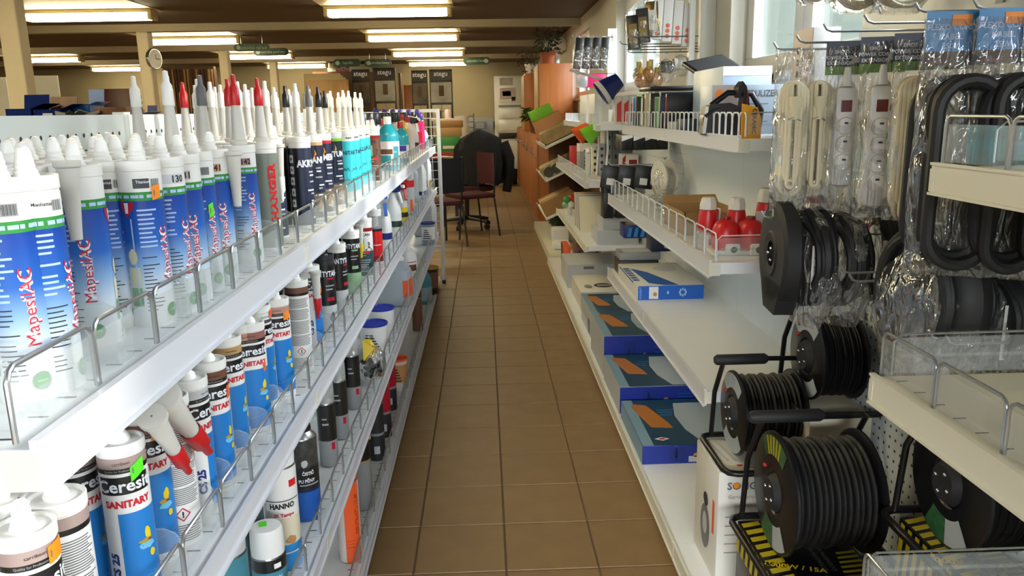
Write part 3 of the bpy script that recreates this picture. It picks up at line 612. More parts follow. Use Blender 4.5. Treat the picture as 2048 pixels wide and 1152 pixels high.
# rows behind the front cartridges; the tall nozzles stand where the photograph shows them
rd = random.Random(3)
TIPS = [(245, 'white'), (303, 'white'), (313, 'white'), (332, 'white'), (354, 'red'), (363, 'white'), (373, 'white'), (382, 'grey'), (402, 'white'), (408, 'white'), (432, 'white'), (436, 'red'), (449, 'white'), (462, 'white'), (485, 'white'), (497, 'white'), (510, 'white'), (545, 'white'), (555, 'white'), (568, 'black'), (581, 'white'), (596, 'white'), (608, 'grey'), (618, 'white'), (635, 'black'), (648, 'black'), (667, 'white'), (677, 'white'), (696, 'white'), (706, 'white')]
BACK = []
for n, (px, x, y, k) in enumerate(F1[:20]):
    for r_ in range(1, 5):
        xx = x-.0575*r_
        if xx < XL-DL+.03: break
        if n in (0, 1) and r_ > 3: continue
        if any(math.hypot(xx-q[1], y-q[2]) < .0565 for q in F1 if q[2] != y) or any(math.hypot(xx-q[2], y-q[3]) < .0575 for q in BACK if q[0] != n): continue
        BACK.append([n, r_, xx, y+rd.uniform(-.001, .001), k, 'dome'])
for px, c in TIPS:
    best = min((q for q in BACK if q[5] == 'dome' and q[3] > (1.38 if px < 330 else 1.25 if px < 400 else 1.1)), key=lambda q: abs(proj((q[2], q[3], Z1+CH+.11))[0]-px)+q[1]*2)
    best[5] = c
cnt = {}
for n, r_, xx, y, k, tip in BACK:
    how = 'bare domed tip' if tip == 'dome' else '%s capped nozzle' % tip
    key = (DESC[k[:2]], how); cnt[key] = cnt.get(key, 0)+1
    t = BACKNAME[k[:2]]
    lbl = '%s with %s, %s row of the top left shelf' % (t, how, ('second', 'third', 'fourth', 'fifth')[r_-1])
    cart(k, xx, y, Z1, lbl, rd.uniform(-180, 180), (), tip, group='back rows of the top left shelf')
# -------- second shelf: sanitary silicone, then black adhesives
def LEAN(p0, p1, X=-.398):
    """red capped nozzle leaning in front of the row, from one photo point to another in the plane just behind the guard"""
    a, b = Vector(onx(*p0, X)), Vector(onx(*p1, X)); q = (b-a).to_track_quat('Z', 'Y').to_matrix().to_4x4()
    return lambda M_: nozzle_parts('red', M_.inverted() @ Matrix.Translation(a) @ q @ Matrix.Scale((b-a).length/.121, 4), 'spare_nozzle')
FRONT2 = [(46, -.437, 'c_taupe', 12, (sticker(42, .187, 'orange', 40, .018),), 'dome', 'with orange sticker, nearest on the second shelf'),
 (112, -.437, 'c_taupe', 180, (), 'cone', 'showing small print, second on the second shelf'),
 (238, -.437, 'c_taupe', -4, (sticker(36, .18, 'neon_green', 36, .018, .01),), 'cone', 'with neon green sticker on the second shelf'),
 (283, -.452, 'c_rose', -6, (sticker(40, .185, 'orange', 40, .016, .006),), 'cone', 'with rose band behind the green stickered one'),
 (333, -.437, 'c_brown', 182, (LEAN((303, 832), (378, 944)),), None, 'showing a hazard diamond, red capped nozzle leaning on it'),
 (374, -.437, 'c_grey', 58, (LEAN((322, 792), (418, 904)),), 'cone', 'with grey band, red capped nozzle leaning on it'),
 (414, -.437, 'c_brown', 14, (sticker(52, .16, 'fluo_orange', 20, .02),), 'cone', 'with dark brown band on the second shelf'),
 (448, -.452, 'c_tan', 22, (), 'cone', 'with tan band on the second shelf'),
 (478, -.452, 'c_pink', 25, (sticker(44, .178, 'fluo_orange', 36, .02),), 'dome', 'with orange sticker between tan and rose banded ones'),
 (497, -.437, 'c_rose', -2, (sticker(50, .13, 'fluo_orange', 16, .016),), 'cone', 'with dark rose band and small orange tag'),
 (512, -.46, 'c_white', 34, (sticker(40, .195, 'fluo_orange', 36, .016),), 'cone', 'with pale band and orange sticker on its rim'),
 (550, -.437, 'c_pink', 2, (sticker(44, .178, 'orange', 36, .016),), 'dome', 'with salmon band and orange sticker on the second shelf'),
 (591, -.437, 'c_brown', 178, (), 'dome', 'showing a grey text column, next to a red capped nozzle'),
 (616, -.445, 'c_white', 40, (sticker(44, .15, 'orange', 40, .014), HANG(-12, 'red', CH-.01, .034)), 'dome', 'with red capped nozzle hanging in front'),
 (647, -.437, 'tytan', 10, (), None, 'and grey foot, nearest of the three black ones'),
 (672, -.437, 'tytan', 40, (), 'dome', 'and white collar, middle of the three black ones'),
 (701, -.437, 'tytan_g', 0, (), 'dome', 'and mint green foot, second shelf'),
 (728, -.437, 'scan', 0, (HANG(-30, 'yellow', CH-.02, .033),), 'dome', 'with a yellow capped nozzle hanging in front'),
 (748, -.437, 'redgrey', 0, (), 'dome', 'on the second shelf')]
F2 = []; D2 = []
for px, x, k, off, ex, tip, d in FRONT2:
    y = yat(px, x, Z2+CH); F2.append((px, x, y, k)); cart(k, x, y, Z2, '%s %s' % (DESC[k[:2]], d), off, ex, tip, TUBE_D if k == 'tytan' and px < 660 else None)
D2 += [(q[1], q[2]) for q in F2]
for n, (px, x, y, k) in enumerate(F2):
    for r_ in range(1, 4):
        if any(math.hypot(x-.0585*r_-q[0], y-q[1]) < .0565 for q in D2): continue
        D2.append((x-.0585*r_, y))
        cart(k, x-.0585*r_, y, Z2, '%s in the %s row of the second left shelf' % (BACKNAME[k[:2]], ('second', 'third', 'fourth')[r_-1]), rd.uniform(-180, 180), (), 'cone', group='back rows of the second left shelf')
# -------- clear shelf dividers between the rows
dv = MB(); o_ = [(0, 0), (0, .05), (-.006, .06), (-.02, .066), (-.26, .066), (-.26, 0)]
dv.prism([(a, b) for a, b in o_][::-1], -.001, .001, 'clear_plastic', Matrix.Rotation(PI/2, 4, 'X')); dv.tube([(0, 0, .001), (0, 0, .05), (-.006, 0, .06), (-.02, 0, .066), (-.26, 0, .066)], .0011, 'clear_plastic', 6)
dv.box(-.002, .0, -.018, .018, 0, .03, 'clear_plastic')
dvm = dv.mesh('divider')
def dividers(z, ys, parent_label, grp):
    for y in ys:
        thing('shelf_divider', parent_label, 'divider', [('plate', dvm)], pose((XL-.03, y, z+.0005)), grp)
yy = [(F1[i][2]+F1[i+1][2])/2 for i in (0, 1, 3, 4, 5, 6, 7, 8, 9, 10, 12, 13, 14, 15)]
dividers(Z1, yy+[.665, .71], 'clear plastic divider plate between cartridge rows on the top left shelf', 'top shelf dividers')
yy = [(F2[i][2]+F2[i+1][2])/2 for i in (1, 2, 4, 5, 6, 7, 9, 11, 12, 13, 14, 15, 16)]
dividers(Z2, yy, 'clear plastic divider plate between cartridge rows on the second left shelf', 'second shelf dividers')
# ================================================================== BOTTLES, CANS AND TUBS ON THE LEFT RUN
def place(px, x, z, ztop=None): return yat(px, x, (ztop or z+.1))
def can_parts(r, h, bands, cap=None, prints=(), shoulder=.25, capm='white', neck=True):
    """aerosol can: bands [(z0, z1, material)], cap ('full'|'head'|None)"""
    b = MB(); b.lathe([(.001, .002), (r-.004, .002), (r-.002, 0), (r, .003), (r, h), (r*.98, h+.003), (r*.72, h+.012), (r*.62, h+.017), (.001, h+.017)], 'steel', 24)
    p = [('body', b.mesh('can_body'))]
    l = MB()
    for z0, z1, m_ in bands: l.lathe([(r+.0005, z0), (r+.0005, z1)], m_, 24)
    for f in prints: f(l, r+.001)
    p.append(('label', l.mesh('can_label')))
    if cap == 'full': p.append(('cap', MB().lathe([(r*.96, h-.004), (r*.98, h+.02), (r*.95, h+.052), (r*.86, h+.058), (.001, h+.059)], capm, 24).mesh('cap')))
    if cap == 'head': p.append(('spray_head', MB().lathe([(r*.6, h+.015), (r*.6, h+.022), (.011, h+.024), (.0105, h+.045), (.007, h+.052), (.001, h+.053)], capm, 14).mesh('spray_head')))
    if cap == 'tall': p.append(('spray_head', MB().lathe([(r*.62, h+.012), (r*.7, h+.018), (r*.6, h+.05), (r*.35, h+.06), (.001, h+.061)], capm, 16).mesh('spray_head')))
    return p
def bottle_parts(r, h, body='white', cap='white', neck=.35, label=None, lz=(.2, .65), sh=.7, capr=.36, caph=.03, sx=1, sy=1, fill=None):
    b = MB(); H = h-caph
    b.lathe([(.001, .001), (r*.94, .001), (r, .006), (r, H*sh), (r*.96, H*(sh+.06)), (r*neck*1.6, H*.93), (r*neck, H*.96), (r*neck, H)], body, 24, sx=sx, sy=sy)
    p = [('bottle', b.mesh('bottle'))]
    if fill: p.append(('liquid', MB().lathe([(.001, .003), (r*.93, .003), (r*.965, .008), (r*.965, H*sh*fill), (.001, H*sh*fill)], label[0] if False else fill_m(body), 24, sx=sx, sy=sy).mesh('liquid')))
    if label:
        l = MB(); l.lathe([(r+.0006, H*lz[0]), (r+.0006, H*lz[1])], label[0], 24, sx=sx, sy=sy)
        for f in label[1:]: f(l, r+.0011)
        p.append(('label', l.mesh('label')))
    p.append(('cap', MB().lathe([(r*capr, H-.004), (r*capr*1.02, H), (r*capr, h-.003), (r*capr*.9, h), (.001, h)], cap, 18).mesh('cap')))
    return p
def fill_m(b): return b
def trigger_parts(h=.2, w=.045, d=.032, body='white', head='blue', label=('sky_blue',), nozzle='white'):
    b = MB(); b.lathe([(.001, .001), (.95, .001), (1, .008), (1, h*.55), (.85, h*.72), (.42, h*.9), (.36, h)], body, 24, Matrix.Diagonal((w, d, 1, 1)))
    l = MB(); l.lathe([(1.012, h*.12), (1.012, h*.5)], label[0], 24, Matrix.Diagonal((w, d, 1, 1)))
    if len(label) > 1: l.lathe([(1.02, h*.22), (1.02, h*.36)], label[1], 24, Matrix.Diagonal((w, d, 1, 1)))
    t = MB(); t.prism([(-.028, 0), (.03, 0), (.05, .022), (.05, .036), (-.03, .045), (-.042, .03)], -.012, .012, head, Matrix.Translation((0, 0, h)) @ Matrix.Rotation(PI/2, 4, 'X'))
    t.prism([(.03, .0), (.038, .002), (.052, -.05), (.045, -.055)], -.007, .007, nozzle, Matrix.Translation((0, 0, h)) @ Matrix.Rotation(PI/2, 4, 'X'))
    n = MB().lathe([(.008, 0), (.008, .014), (.001, .014)], nozzle, 10, Matrix.Translation((.05, 0, h+.028)) @ Matrix.Rotation(PI/2, 4, 'Y'))
    return [('bottle', b.mesh('bottle')), ('label', l.mesh('label')), ('trigger_head', t.mesh('trigger_head'), None, [('spray_nozzle', n.mesh('spray_nozzle'))])]
def jerry_parts(w, d, h, m='white', cap='white', label=None, cap_x=.6):
    b = MB(); b.bevbox(-w/2, w/2, -d/2, d/2, 0, h*.78, min(w, d)*.16, m)
    b.add([(-w*.44, -d*.42, h*.76), (w*.44, -d*.42, h*.76), (w*.44, d*.42, h*.76), (-w*.44, d*.42, h*.76), (w*.02, -d*.22, h*.93), (w*.36, -d*.22, h*.93), (w*.36, d*.22, h*.93), (w*.02, d*.22, h*.93)], [(4, 5, 6, 7), (0, 1, 5, 4), (1, 2, 6, 5), (2, 3, 7, 6), (3, 0, 4, 7)], m)
    hd = MB().tube([(-w*.36, 0, h*.76), (-w*.38, 0, h*.88), (-w*.2, 0, h*.93), (w*.1, 0, h*.9)], d*.11, m, 10)
    p = [('canister', b.mesh('canister')), ('handle', hd.mesh('handle')), ('cap', MB().lathe([(w*.15, h*.92), (w*.15, h*.99), (w*.13, h), (.001, h)], cap, 16, Matrix.Translation((w*.19, 0, 0))).mesh('cap'))]
    if label:
        l = MB()
        for (u0, u1, z0, z1, mm) in label: l.box(-w/2-.0006+w*u0 if False else w*(u0-.5), w*(u1-.5), -d/2-.0012, d/2+.0012, h*z0, h*z1, mm); l.box(-w/2-.0012, w/2+.0012, -d*.3, d*.3, h*z0, h*z1, mm)
        p.append(('label', l.mesh('label', False)))
    return p
def tub_parts(r, h, body='white', lid='blue', label=None, handle=False):
    p = [('tub', MB().lathe([(.001, .001), (r*.88, .001), (r*.9, .004), (r*.97, h*.9), (r*1.0, h*.9), (r*1.0, h*.96), (r*.97, h*.96)], body, 28).mesh('tub')),
         ('lid', MB().lathe([(r*1.03, h*.93), (r*1.04, h*.97), (r*1.03, h), (r*.93, h), (r*.9, h-.004), (.001, h-.004)], lid, 28).mesh('lid'))]
    if label: 
        l = MB(); l.lathe([(r*.925, h*.25), (r*.968, h*.82)], label, 28)
        for k in range(5): l.cpatch(r*.985, -50+k*4, 20-k*6, h*(.3+k*.09), h*(.34+k*.09), 'print_black')
        p.append(('label', l.mesh('label')))
    return p
def put(name, label, cat, parts, px, x, z, ztop, off=0, group=None, dy=0):
    y = yat(px, x, ztop)+dy
    return thing(name, label, cat, parts, pose((x, y, z), to_cam(x, y)+math.radians(off)), group)
mat('teal_liquid', '2aa3b4', .25); mat('yellow_liquid', 'c9b24a', .3); mat('milky', 'cfc8c4', .4); mat('pinkish_white', 'd8c4c0', .4); mat('canister_clear', 'b4bec6', .35, trans=.15); mat('blue_grey', '8a9aa4', .35); mat('sea', '3f7f92', .35)
tx = lambda s, a, z, h, m_, up=False, sx=1, bold=.03: (lambda l, r: l.ctext(s, r, a, z, h, m_, bold, up=up, sx=sx))
pa = lambda a0, a1, z0, z1, m_: (lambda l, r: l.cpatch(r, a0, a1, z0, z1, m_))
# ---- top shelf beyond the cartridges
put('bottle', 'slim clear bottle with white cap between cyan cartridges and brown cartridge', 'bottle', bottle_parts(.022, .235, 'bottle_clear', 'white', .4, sh=.82), 736, -.46, Z1, Z1+.2)
put('bottle', 'bright teal one-litre bottle with white cap and dark label', 'bottle', bottle_parts(.05, .245, 'teal_liquid', 'white', .34, ('label_white', pa(-50, 20, .075, .098, 'brown'), pa(-50, 10, .035, .07, 'teal'), pa(25, 60, .03, .11, 'teal'), pa(30, 42, .08, .09, 'label_white'), pa(30, 46, .05, .06, 'purple')), (.12, .62), .72), 775, -.445, Z1, Z1+.2)
put('bottle', 'teal bottle half hidden behind the larger teal bottle', 'bottle', bottle_parts(.042, .215, 'teal_liquid', 'red', .34, ('label_white', pa(-60, 40, .06, .09, 'purple')), (.12, .5), .72), 800, -.445, Z1, Z1+.2)
put('bottle', 'yellow bottle with red screw cap on the top left shelf', 'bottle', bottle_parts(.04, .25, 'yellow_liquid', 'red', .36, ('yellow_liquid', pa(-50, 0, .03, .07, 'orange')), (.1, .5), .7), 803, -.50, Z1, Z1+.2)
put('bottle', 'pale pink bottle behind the yellow bottle on the top left shelf', 'bottle', bottle_parts(.04, .235, 'pinkish_white', 'red', .36, ('milky', pa(-60, 10, .02, .08, 'print_black')), (.1, .5), .7), 815, -.47, Z1, Z1+.2)
put('trigger_bottle', 'milky trigger spray bottle near the far end of the top left shelf', 'spray bottle', trigger_parts(.19, .036, .03, 'milky', 'black', ('milky', 'dark')), 826, -.46, Z1, Z1+.2, 40)
put('spray_can', 'magenta spray can with tall violet head at the far end of top shelf', 'spray can', can_parts(.03, .2, [(.003, .2, 'magenta')], 'tall', (pa(-40, 20, .05, .12, 'crimson'),), capm='purple'), 840, -.455, Z1, Z1+.2)
put('bottle', 'small white and teal bottle at the far end of the top left shelf', 'bottle', bottle_parts(.032, .165, 'white', 'deep_blue', .36, ('teal', pa(-30, 30, .05, .08, 'white')), (.1, .55), .68), 847, -.445, Z1, Z1+.15)
for k, px in enumerate((722, 736, 748, 770, 789, 806, 823)):
    put('spray_can', 'spray can with black collar, %s in the rear row of the top left shelf' % ORD[k], 'spray can', can_parts(.033, .205, [(.003, .2, ('dark', 'brown', 'milky', 'crimson', 'milky', 'milky', 'magenta')[k])], 'full', capm='black'), px, -.515, Z1, Z1+.24, group='rear row of spray cans')
for k, px in enumerate((740, 761)):
    put('bottle', 'red capped pale bottle, %s, standing before the rear spray cans' % ('nearer one', 'farther one')[k], 'bottle', bottle_parts(.036, .235, 'pinkish_white', 'red', .36, None, sh=.72), px, -.49, Z1, Z1+.22)
for k, px in enumerate((752, 769, 785, 800, 817, 834)):
    put('spray_can', 'tall spray can with violet head, %s along the back of the top left shelf' % ORD[k], 'spray can', can_parts(.026, .225, [(.003, .22, 'milky' if k % 2 else 'navy')], 'tall', capm='purple'), px, -.565 if px < 810 else -.5, Z1, Z1+.28, group='violet headed spray cans')
# ---- second shelf beyond the cartridges
put('trigger_bottle', 'white trigger bottle with blue head behind the red grey cartridge', 'spray bottle', trigger_parts(.2, .042, .03, 'white', 'white', ('white', 'deep_blue'), 'blue'), 768, -.44, Z2, Z2+.15, 10)
put('trigger_bottle', 'white trigger bottle with violet cap and landscape label on the second shelf', 'spray bottle', trigger_parts(.21, .04, .032, 'white', 'deep_blue', ('label_white', 'dark_green'), 'white'), 786, -.44, Z2, Z2+.15, 60)
put('bottle', 'white bottle with blue waist band on the second left shelf', 'bottle', bottle_parts(.034, .25, 'white', 'deep_blue', .4, ('label_white', pa(-80, 40, .04, .075, 'deep_blue')), (.15, .6), .78), 793, -.47, Z2, Z2+.2)
put('trigger_bottle', 'yellow and red labelled trigger bottle with red head on second shelf', 'spray bottle', trigger_parts(.185, .036, .028, 'milky', 'bright_red', ('yellow', 'print_black'), 'red'), 803, -.44, Z2, Z2+.15, 30)
put('spray_can', 'grey spray can with red collar on the second left shelf', 'spray can', can_parts(.033, .2, [(.003, .16, 'light_grey'), (.16, .2, 'bright_red')], 'full', (pa(10, 40, .02, .09, 'fluo_orange'),), capm='light_grey'), 816, -.44, Z2, Z2+.2)
put('bottle', 'tall grey white bottle before the far canisters on second shelf', 'bottle', bottle_parts(.036, .255, 'light_grey', 'white', .45, None, sh=.8), 825, -.47, Z2, Z2+.2)
put('canister', 'white canister with violet stripe on the second left shelf', 'canister', jerry_parts(.09, .06, .25, 'white', 'white', [(.1, .9, .12, .22, 'deep_blue'), (.1, .9, .02, .1, 'label_white')]), 837, -.445, Z2, Z2+.2, 60)
put('canister', 'white canister with red cap at the far end of second shelf', 'canister', jerry_parts(.08, .06, .26, 'white_gloss', 'red', [(.1, .9, .1, .3, 'gold')]), 850, -.445, Z2, Z2+.2, 60)
# ---- third shelf
put('spray_can', 'dark blue can at the near end of the third left shelf', 'spray can', can_parts(.033, .19, [(.003, .19, 'sea')], 'full', capm='light_grey'), 452, -.46, Z3, Z3+.2)
put('spray_can', 'blue can half hidden behind the white capped spray can', 'spray can', can_parts(.033, .17, [(.003, .17, 'dark_teal')], 'full', capm='dark'), 488, -.49, Z3, Z3+.2)
put('spray_can', 'spray can with white domed cap and green price tag, third shelf', 'spray can', can_parts(.0325, .095, [(.003, .07, 'sea'), (.07, .095, 'label_black')], 'full', (tx('ODSTRAN', 0, .058, .008, 'print_pale'), tx('OVAC', 0, .044, .008, 'print_pale'), pa(15, 40, .077, .087, 'label_white')), capm='white')+[('price_sticker', MB().box(-.016, .004, -.012, .002, .1542, .1547, 'neon_green').mesh('price_sticker', False))], 527, -.437, Z3, Z3+.2)
put('spray_can', 'tall white foam can with red lettering 2K Tempo, third shelf', 'spray can', can_parts(.0335, .225, [(.003, .06, 'sky_blue'), (.06, .12, 'cream'), (.12, .162, 'label_white'), (.162, .225, 'white')], 'full', (tx('HANNO', 2, .147, .0125, 'print_black', sx=.9, bold=.05), tx('2K Tempo', 6, .126, .0105, 'print_red', sx=.95, bold=.04), pa(-65, 70, .157, .159, 'print_black'), pa(30, 62, .185, .2, 'bright_red'), (lambda l, r: l.cshape(r, 25, .07, blob(10, .014, .012, 3), 'skin_pic')), pa(-50, 50, .04, .043, 'label_white')), capm='white'), 558, -.437, Z3, Z3+.2)
put('spray_can', 'dark foam cleaner can with silver shoulder and black valve, third shelf', 'spray can', can_parts(.0335, .2, [(.003, .075, 'blue'), (.075, .085, 'navy'), (.085, .135, 'label_black'), (.135, .2, 'dark_pic')], 'tall', (tx('ČISTIČ', 16, .122, .011, 'print_white', sx=.85), tx('PU PĚNY', 10, .104, .0115, 'print_white', sx=.85), pa(-20, 60, .091, .094, 'band_grey'), (lambda l, r: l.cshape(r, 5, .145, blob(9, .010, .012, 8), 'light_grey'))), capm='black') if mat('dark_pic', '3a3a38', .4, noise=.5, nscale=60) else None, 602, -.437, Z3, Z3+.2)
for k, (px, x) in enumerate(((652, -.437), (676, -.437), (703, -.437), (660, -.5), (690, -.5))):
    put('spray_can', 'black topped can with grey foot, %s of the pack on the third shelf' % ORD[k], 'spray can', can_parts(.024, .175, [(.003, .075, 'grey'), (.075, .175, 'label_black')], 'full', (pa(20, 45, .05, .07, 'crimson'), pa(-30, 10, .12, .125, 'band_grey'), pa(-30, 0, .135, .139, 'band_grey')), capm='bottle_clear'), px, x, Z3, Z3+.15, group='black topped cans on the third shelf')
bg = MB()
for k in range(9): bg.tube([(random.uniform(-.06, .06), random.uniform(-.03, .03), .01+.006*k), (random.uniform(-.02, .06), random.uniform(-.03, .03), .03+.006*k), (.05, 0, .02+.006*k)], .008, 'black', 7)
def crumple(w, d, h, seed, m='bag', n=16, k=10):
    rr = random.Random(seed); b = MB(); v = []; f = []
    for j in range(k+1):
        t = j/k; s_ = math.sin(PI*min(1, t*1.1+.12))**.5 if t < .95 else .25
        for i in range(n):
            a = 2*PI*i/n; q = s_*rr.uniform(.82, 1.08); v.append((w/2*q*math.cos(a), d/2*q*math.sin(a), h*t))
    for j in range(k):
        for i in range(n): f.append((j*n+i, j*n+(i+1) % n, (j+1)*n+(i+1) % n, (j+1)*n+i))
    return b.add(v, f, m)
yl = MB().add(*[[(0, 0, .05), (.03, .01, .09), (.02, -.02, .11), (-.03, 0, .10), (-.02, .02, .07), (.04, -.02, .06)], [(0, 1, 2), (0, 2, 3), (0, 3, 4), (0, 5, 1), (1, 5, 2)]], 'yellow').mesh('yellow_insert', False)
put('plastic_bag', 'clear bag of black parts with yellow tag hanging over the third shelf edge', 'bag', [('bag', crumple(.13, .1, .15, 5).mesh('bag')), ('black_parts', bg.mesh('black_parts')), ('tag', yl, Matrix.Scale(1.3, 4))], 742, -.41, Z3+.02, Z3+.1)
put('tub', 'white paste tub with blue lid, nearer of two on the third shelf', 'tub', tub_parts(.055, .125, 'white', 'deep_blue_lid', 'label_white') if mat('deep_blue_lid', '2036b0', .35) else 0, 746, -.45, Z3, Z3+.12)
put('tub', 'white paste tub with blue lid, farther of two on the third shelf', 'tub', tub_parts(.055, .125, 'white', 'deep_blue_lid', 'label_white'), 762, -.45, Z3, Z3+.12)
put('canister', 'large translucent canister with orange label on the third left shelf', 'canister', jerry_parts(.17, .11, .24, 'canister_clear', 'white', [(.86, .99, .2, .55, 'fluo_orange')]), 786, -.46, Z3, Z3+.12, 75)
put('bottle', 'white bottle with brown picture label on the third left shelf', 'bottle', bottle_parts(.05, .2, 'white', 'white', .5, ('label_white', pa(-90, 60, .05, .085, 'brown'), pa(-90, 60, .098, .102, 'crimson'), (lambda l, r: l.cshape(r, -20, .066, blob(9, .02, .014, 2), 'tan'))), (.1, .62), .66), 816, -.445, Z3, Z3+.12)
put('canister', 'large pale grey canister near the far end of the third shelf', 'canister', jerry_parts(.16, .12, .3, 'light_grey', 'light_grey', None), 850, -.46, Z3, Z3+.15, 70)
put('tub', 'blue grey tub at the far end of the third left shelf', 'tub', tub_parts(.05, .16, 'blue_grey', 'deep_blue', 'label_white'), 856, -.41, Z3, Z3+.12)
# ---- bottom shelf
put('spray_can', 'tall can with bright orange label standing on the bottom left shelf', 'spray can', can_parts(.0335, .25, [(.003, .25, 'milky')], 'full', (pa(-20, 60, .003, .25, 'fluo_orange'), pa(-75, -20, .19, .25, 'fluo_orange'), tx('CONTRACTLINE 60', 42, .15, .011, 'red_dark', True, 1.0), pa(-18, 20, .05, .052, 'red_dark'), pa(-18, 24, .06, .062, 'red_dark'), pa(-18, 22, .07, .072, 'red_dark')), capm='fluo_orange'), 697, -.42, Z4, Z4+.12)
put('spray_can', 'grey can with black collar behind the orange can on the bottom shelf', 'spray can', can_parts(.0335, .24, [(.003, .17, 'grey'), (.17, .174, 'gold'), (.174, .24, 'label_black')], 'full', (tx('S', 10, .205, .02, 'print_white'), pa(-80, -50, .05, .2, 'fine_grey')), capm='black'), 722, -.43, Z4, Z4+.12)
st = MB(); st.tube([(0, 0, .2), (.01, .0, .22), (.03, -.02, .19), (.03, -.03, .14)], .006, 'strap_yellow' if mat('strap_yellow', 'c9a83a', .6) else '', 6); st.tube([(0, 0, .21), (.03, -.05, .12), (.05, -.1, .02)], .004, 'strap_yellow', 6); st.tube([(0, 0, .2), (-.012, .01, .23), (.02, .01, .235)], .006, 'strap_yellow', 6); st.tube([(0, 0, .2), (-.004, .002, .1), (0, .004, .004)], .005, 'strap_yellow', 6)
put('strap', 'yellow plastic strap lying loose on the bottom left shelf', 'strap', [('strap', st.mesh('strap'))], 733, -.41, Z4+.006, Z4+.2)
for k, (px, x, c) in enumerate(((752, -.43, 'dark'), (766, -.43, 'crimson'), (778, -.44, 'crimson'), (745, -.5, 'dark'))):
    put('spray_can', 'dark can with %s collar, %s of four by the orange lid tub' % ('red' if c != 'dark' else 'black', ORD[k]), 'spray can', can_parts(.03, .22, [(.003, .1, 'dark'), (.1, .11, 'grey'), (.11, .22, c)], 'full', (pa(-20, 20, .03, .06, 'light_grey'),), capm=c), px, x, Z4, Z4+.12, group='dark cans on the bottom shelf')
put('tub', 'small tub with orange lid on the bottom left shelf', 'tub', tub_parts(.045, .15, 'milky', 'fluo_orange', 'skin_pic'), 795, -.43, Z4, Z4+.15)
put('bottle', 'blue bottle near the far end of the bottom left shelf', 'bottle', bottle_parts(.06, .26, 'sea', 'dark', .4, ('blue_grey',), (.1, .5), .7), 845, -.44, Z4, Z4+.15)
put('paint_can', 'gold topped paint can at the far end of bottom left shelf', 'paint can', tub_parts(.065, .2, 'black', 'gold', 'brown'), 859, -.41, Z4, Z4+.15)
put('spray_can', 'brown can between blue bottle and gold topped paint can', 'spray can', can_parts(.03, .2, [(.003, .2, 'brown')], 'full', capm='dark'), 834, -.42, Z4, Z4+.15)
# ================================================================== GOODS ON THE RIGHT RUN
ZB, ZR2, ZR3, ZR4 = .077, .549, .921, 1.254
def carton(name, label, x0, x1, y0, y1, z, h, body='white', front=None, left=None, top=None, fm=None, lm=None, tm_=None, group=None, cat='box', rz=0, extra=(), rx=0):
    """closed box; front faces -y, left faces the aisle; prints are callables(mb, mx, w, h)"""
    w_, d_ = x1-x0, y1-y0; b = MB(); b.bevbox(0, w_, 0, d_, 0, h, .0015, body)
    pf, pl_, pt = MB(), MB(), MB(); e = .0007
    mf = face_mx((0, -e, 0), (1, 0, 0), (0, 0, 1)); ml = face_mx((-e, d_, 0), (0, -1, 0), (0, 0, 1)); mt = face_mx((0, 0, h+e), (1, 0, 0), (0, 1, 0))
    if fm: pf.rect(.001, w_-.001, .001, h-.001, fm, mf)
    if lm: pl_.rect(.001, d_-.001, .001, h-.001, lm, ml)
    if tm_: pt.rect(.001, w_-.001, .001, d_-.001, tm_, mt)
    up = lambda M_: M_ @ Matrix.Translation((0, 0, .0005))
    if front: front(pf, up(mf), w_, h)
    if left: left(pl_, up(ml), d_, h)
    if top: top(pt, up(mt), w_, d_)
    p = [('carton', b.mesh('carton'))]
    for q_, n_ in ((pf, 'front_print'), (pl_, 'side_print'), (pt, 'top_print')):
        if q_.v: p.append((n_, q_.mesh(n_, False)))
    return thing(name, label, cat, p+list(extra), pose((x0, y0, z), rz, rx), group)
mat('print_navy', '1c2f8a', .35); mat('pic_teal', '16405a', .35); mat('board_orange', 'b8732c', .4); mat('box_side', '7c9cae', .4); mat('pic_bluegrey', 'a9b8c6', .4); mat('box_blue', '1a5fc0', .3)
def scale_top(b, M_, w, d):
    b.rect(w*.10, w, 0, d, 'pic_teal', M_); b.rect(0, w*.10, 0, d, 'box_side', M_)
    M2 = M_ @ Matrix.Translation((0, 0, .0005))
    b.fan([(w*.16, d*.36), (w*.36, d*.34), (w*.34, d*.46), (w*.22, d*.86), (w*.10, d*.9), (w*.06, d*.84)], 'board_orange', M2)
    b.fan([(w*.55, d*.02), (w*.99, d*.02), (w*.99, d*.9), (w*.5, d*.9), (w*.44, d*.6), (w*.46, d*.3)], 'pic_bluegrey', M2)
    b.rect(w*.2, w*.4, d*.12, d*.2, 'label_white', M2) if False else None
    for k in range(3): b.rect(w*.3, w*(.42+.02*k), d*(.62+.06*k), d*(.625+.06*k)+.003, 'sky_blue', M2)
def scale_front(b, M_, w, h):
    b.rect(w*.24, w*.38, h*.1, h*.86, 'deep_blue', M_); b.rect(w*.41, w*.5, h*.08, h*.4, 'light_grey', M_); b.ell(w*.48, h*.45, w*.03, h*.12, 'skin_pic', M_); b.text('LIVARNO', w*.3, h*.5, .012, 'sky_blue', M_, 0, rot=PI/2)
    for k in range(5): b.rect(w*.6, w*.85, h*(.2+.12*k), h*(.23+.12*k), 'blue', M_)
def diamond_tag(b, M_, x, y, s): 
    b.fan([(x-s, y), (x, y-s*.6), (x+s, y), (x, y+s*.6)], 'label_white', M_); b.rect(x-s*.35, x+s*.35, y-s*.22, y+s*.22, 'red', M_ @ Matrix.Translation((0, 0, .0004)))
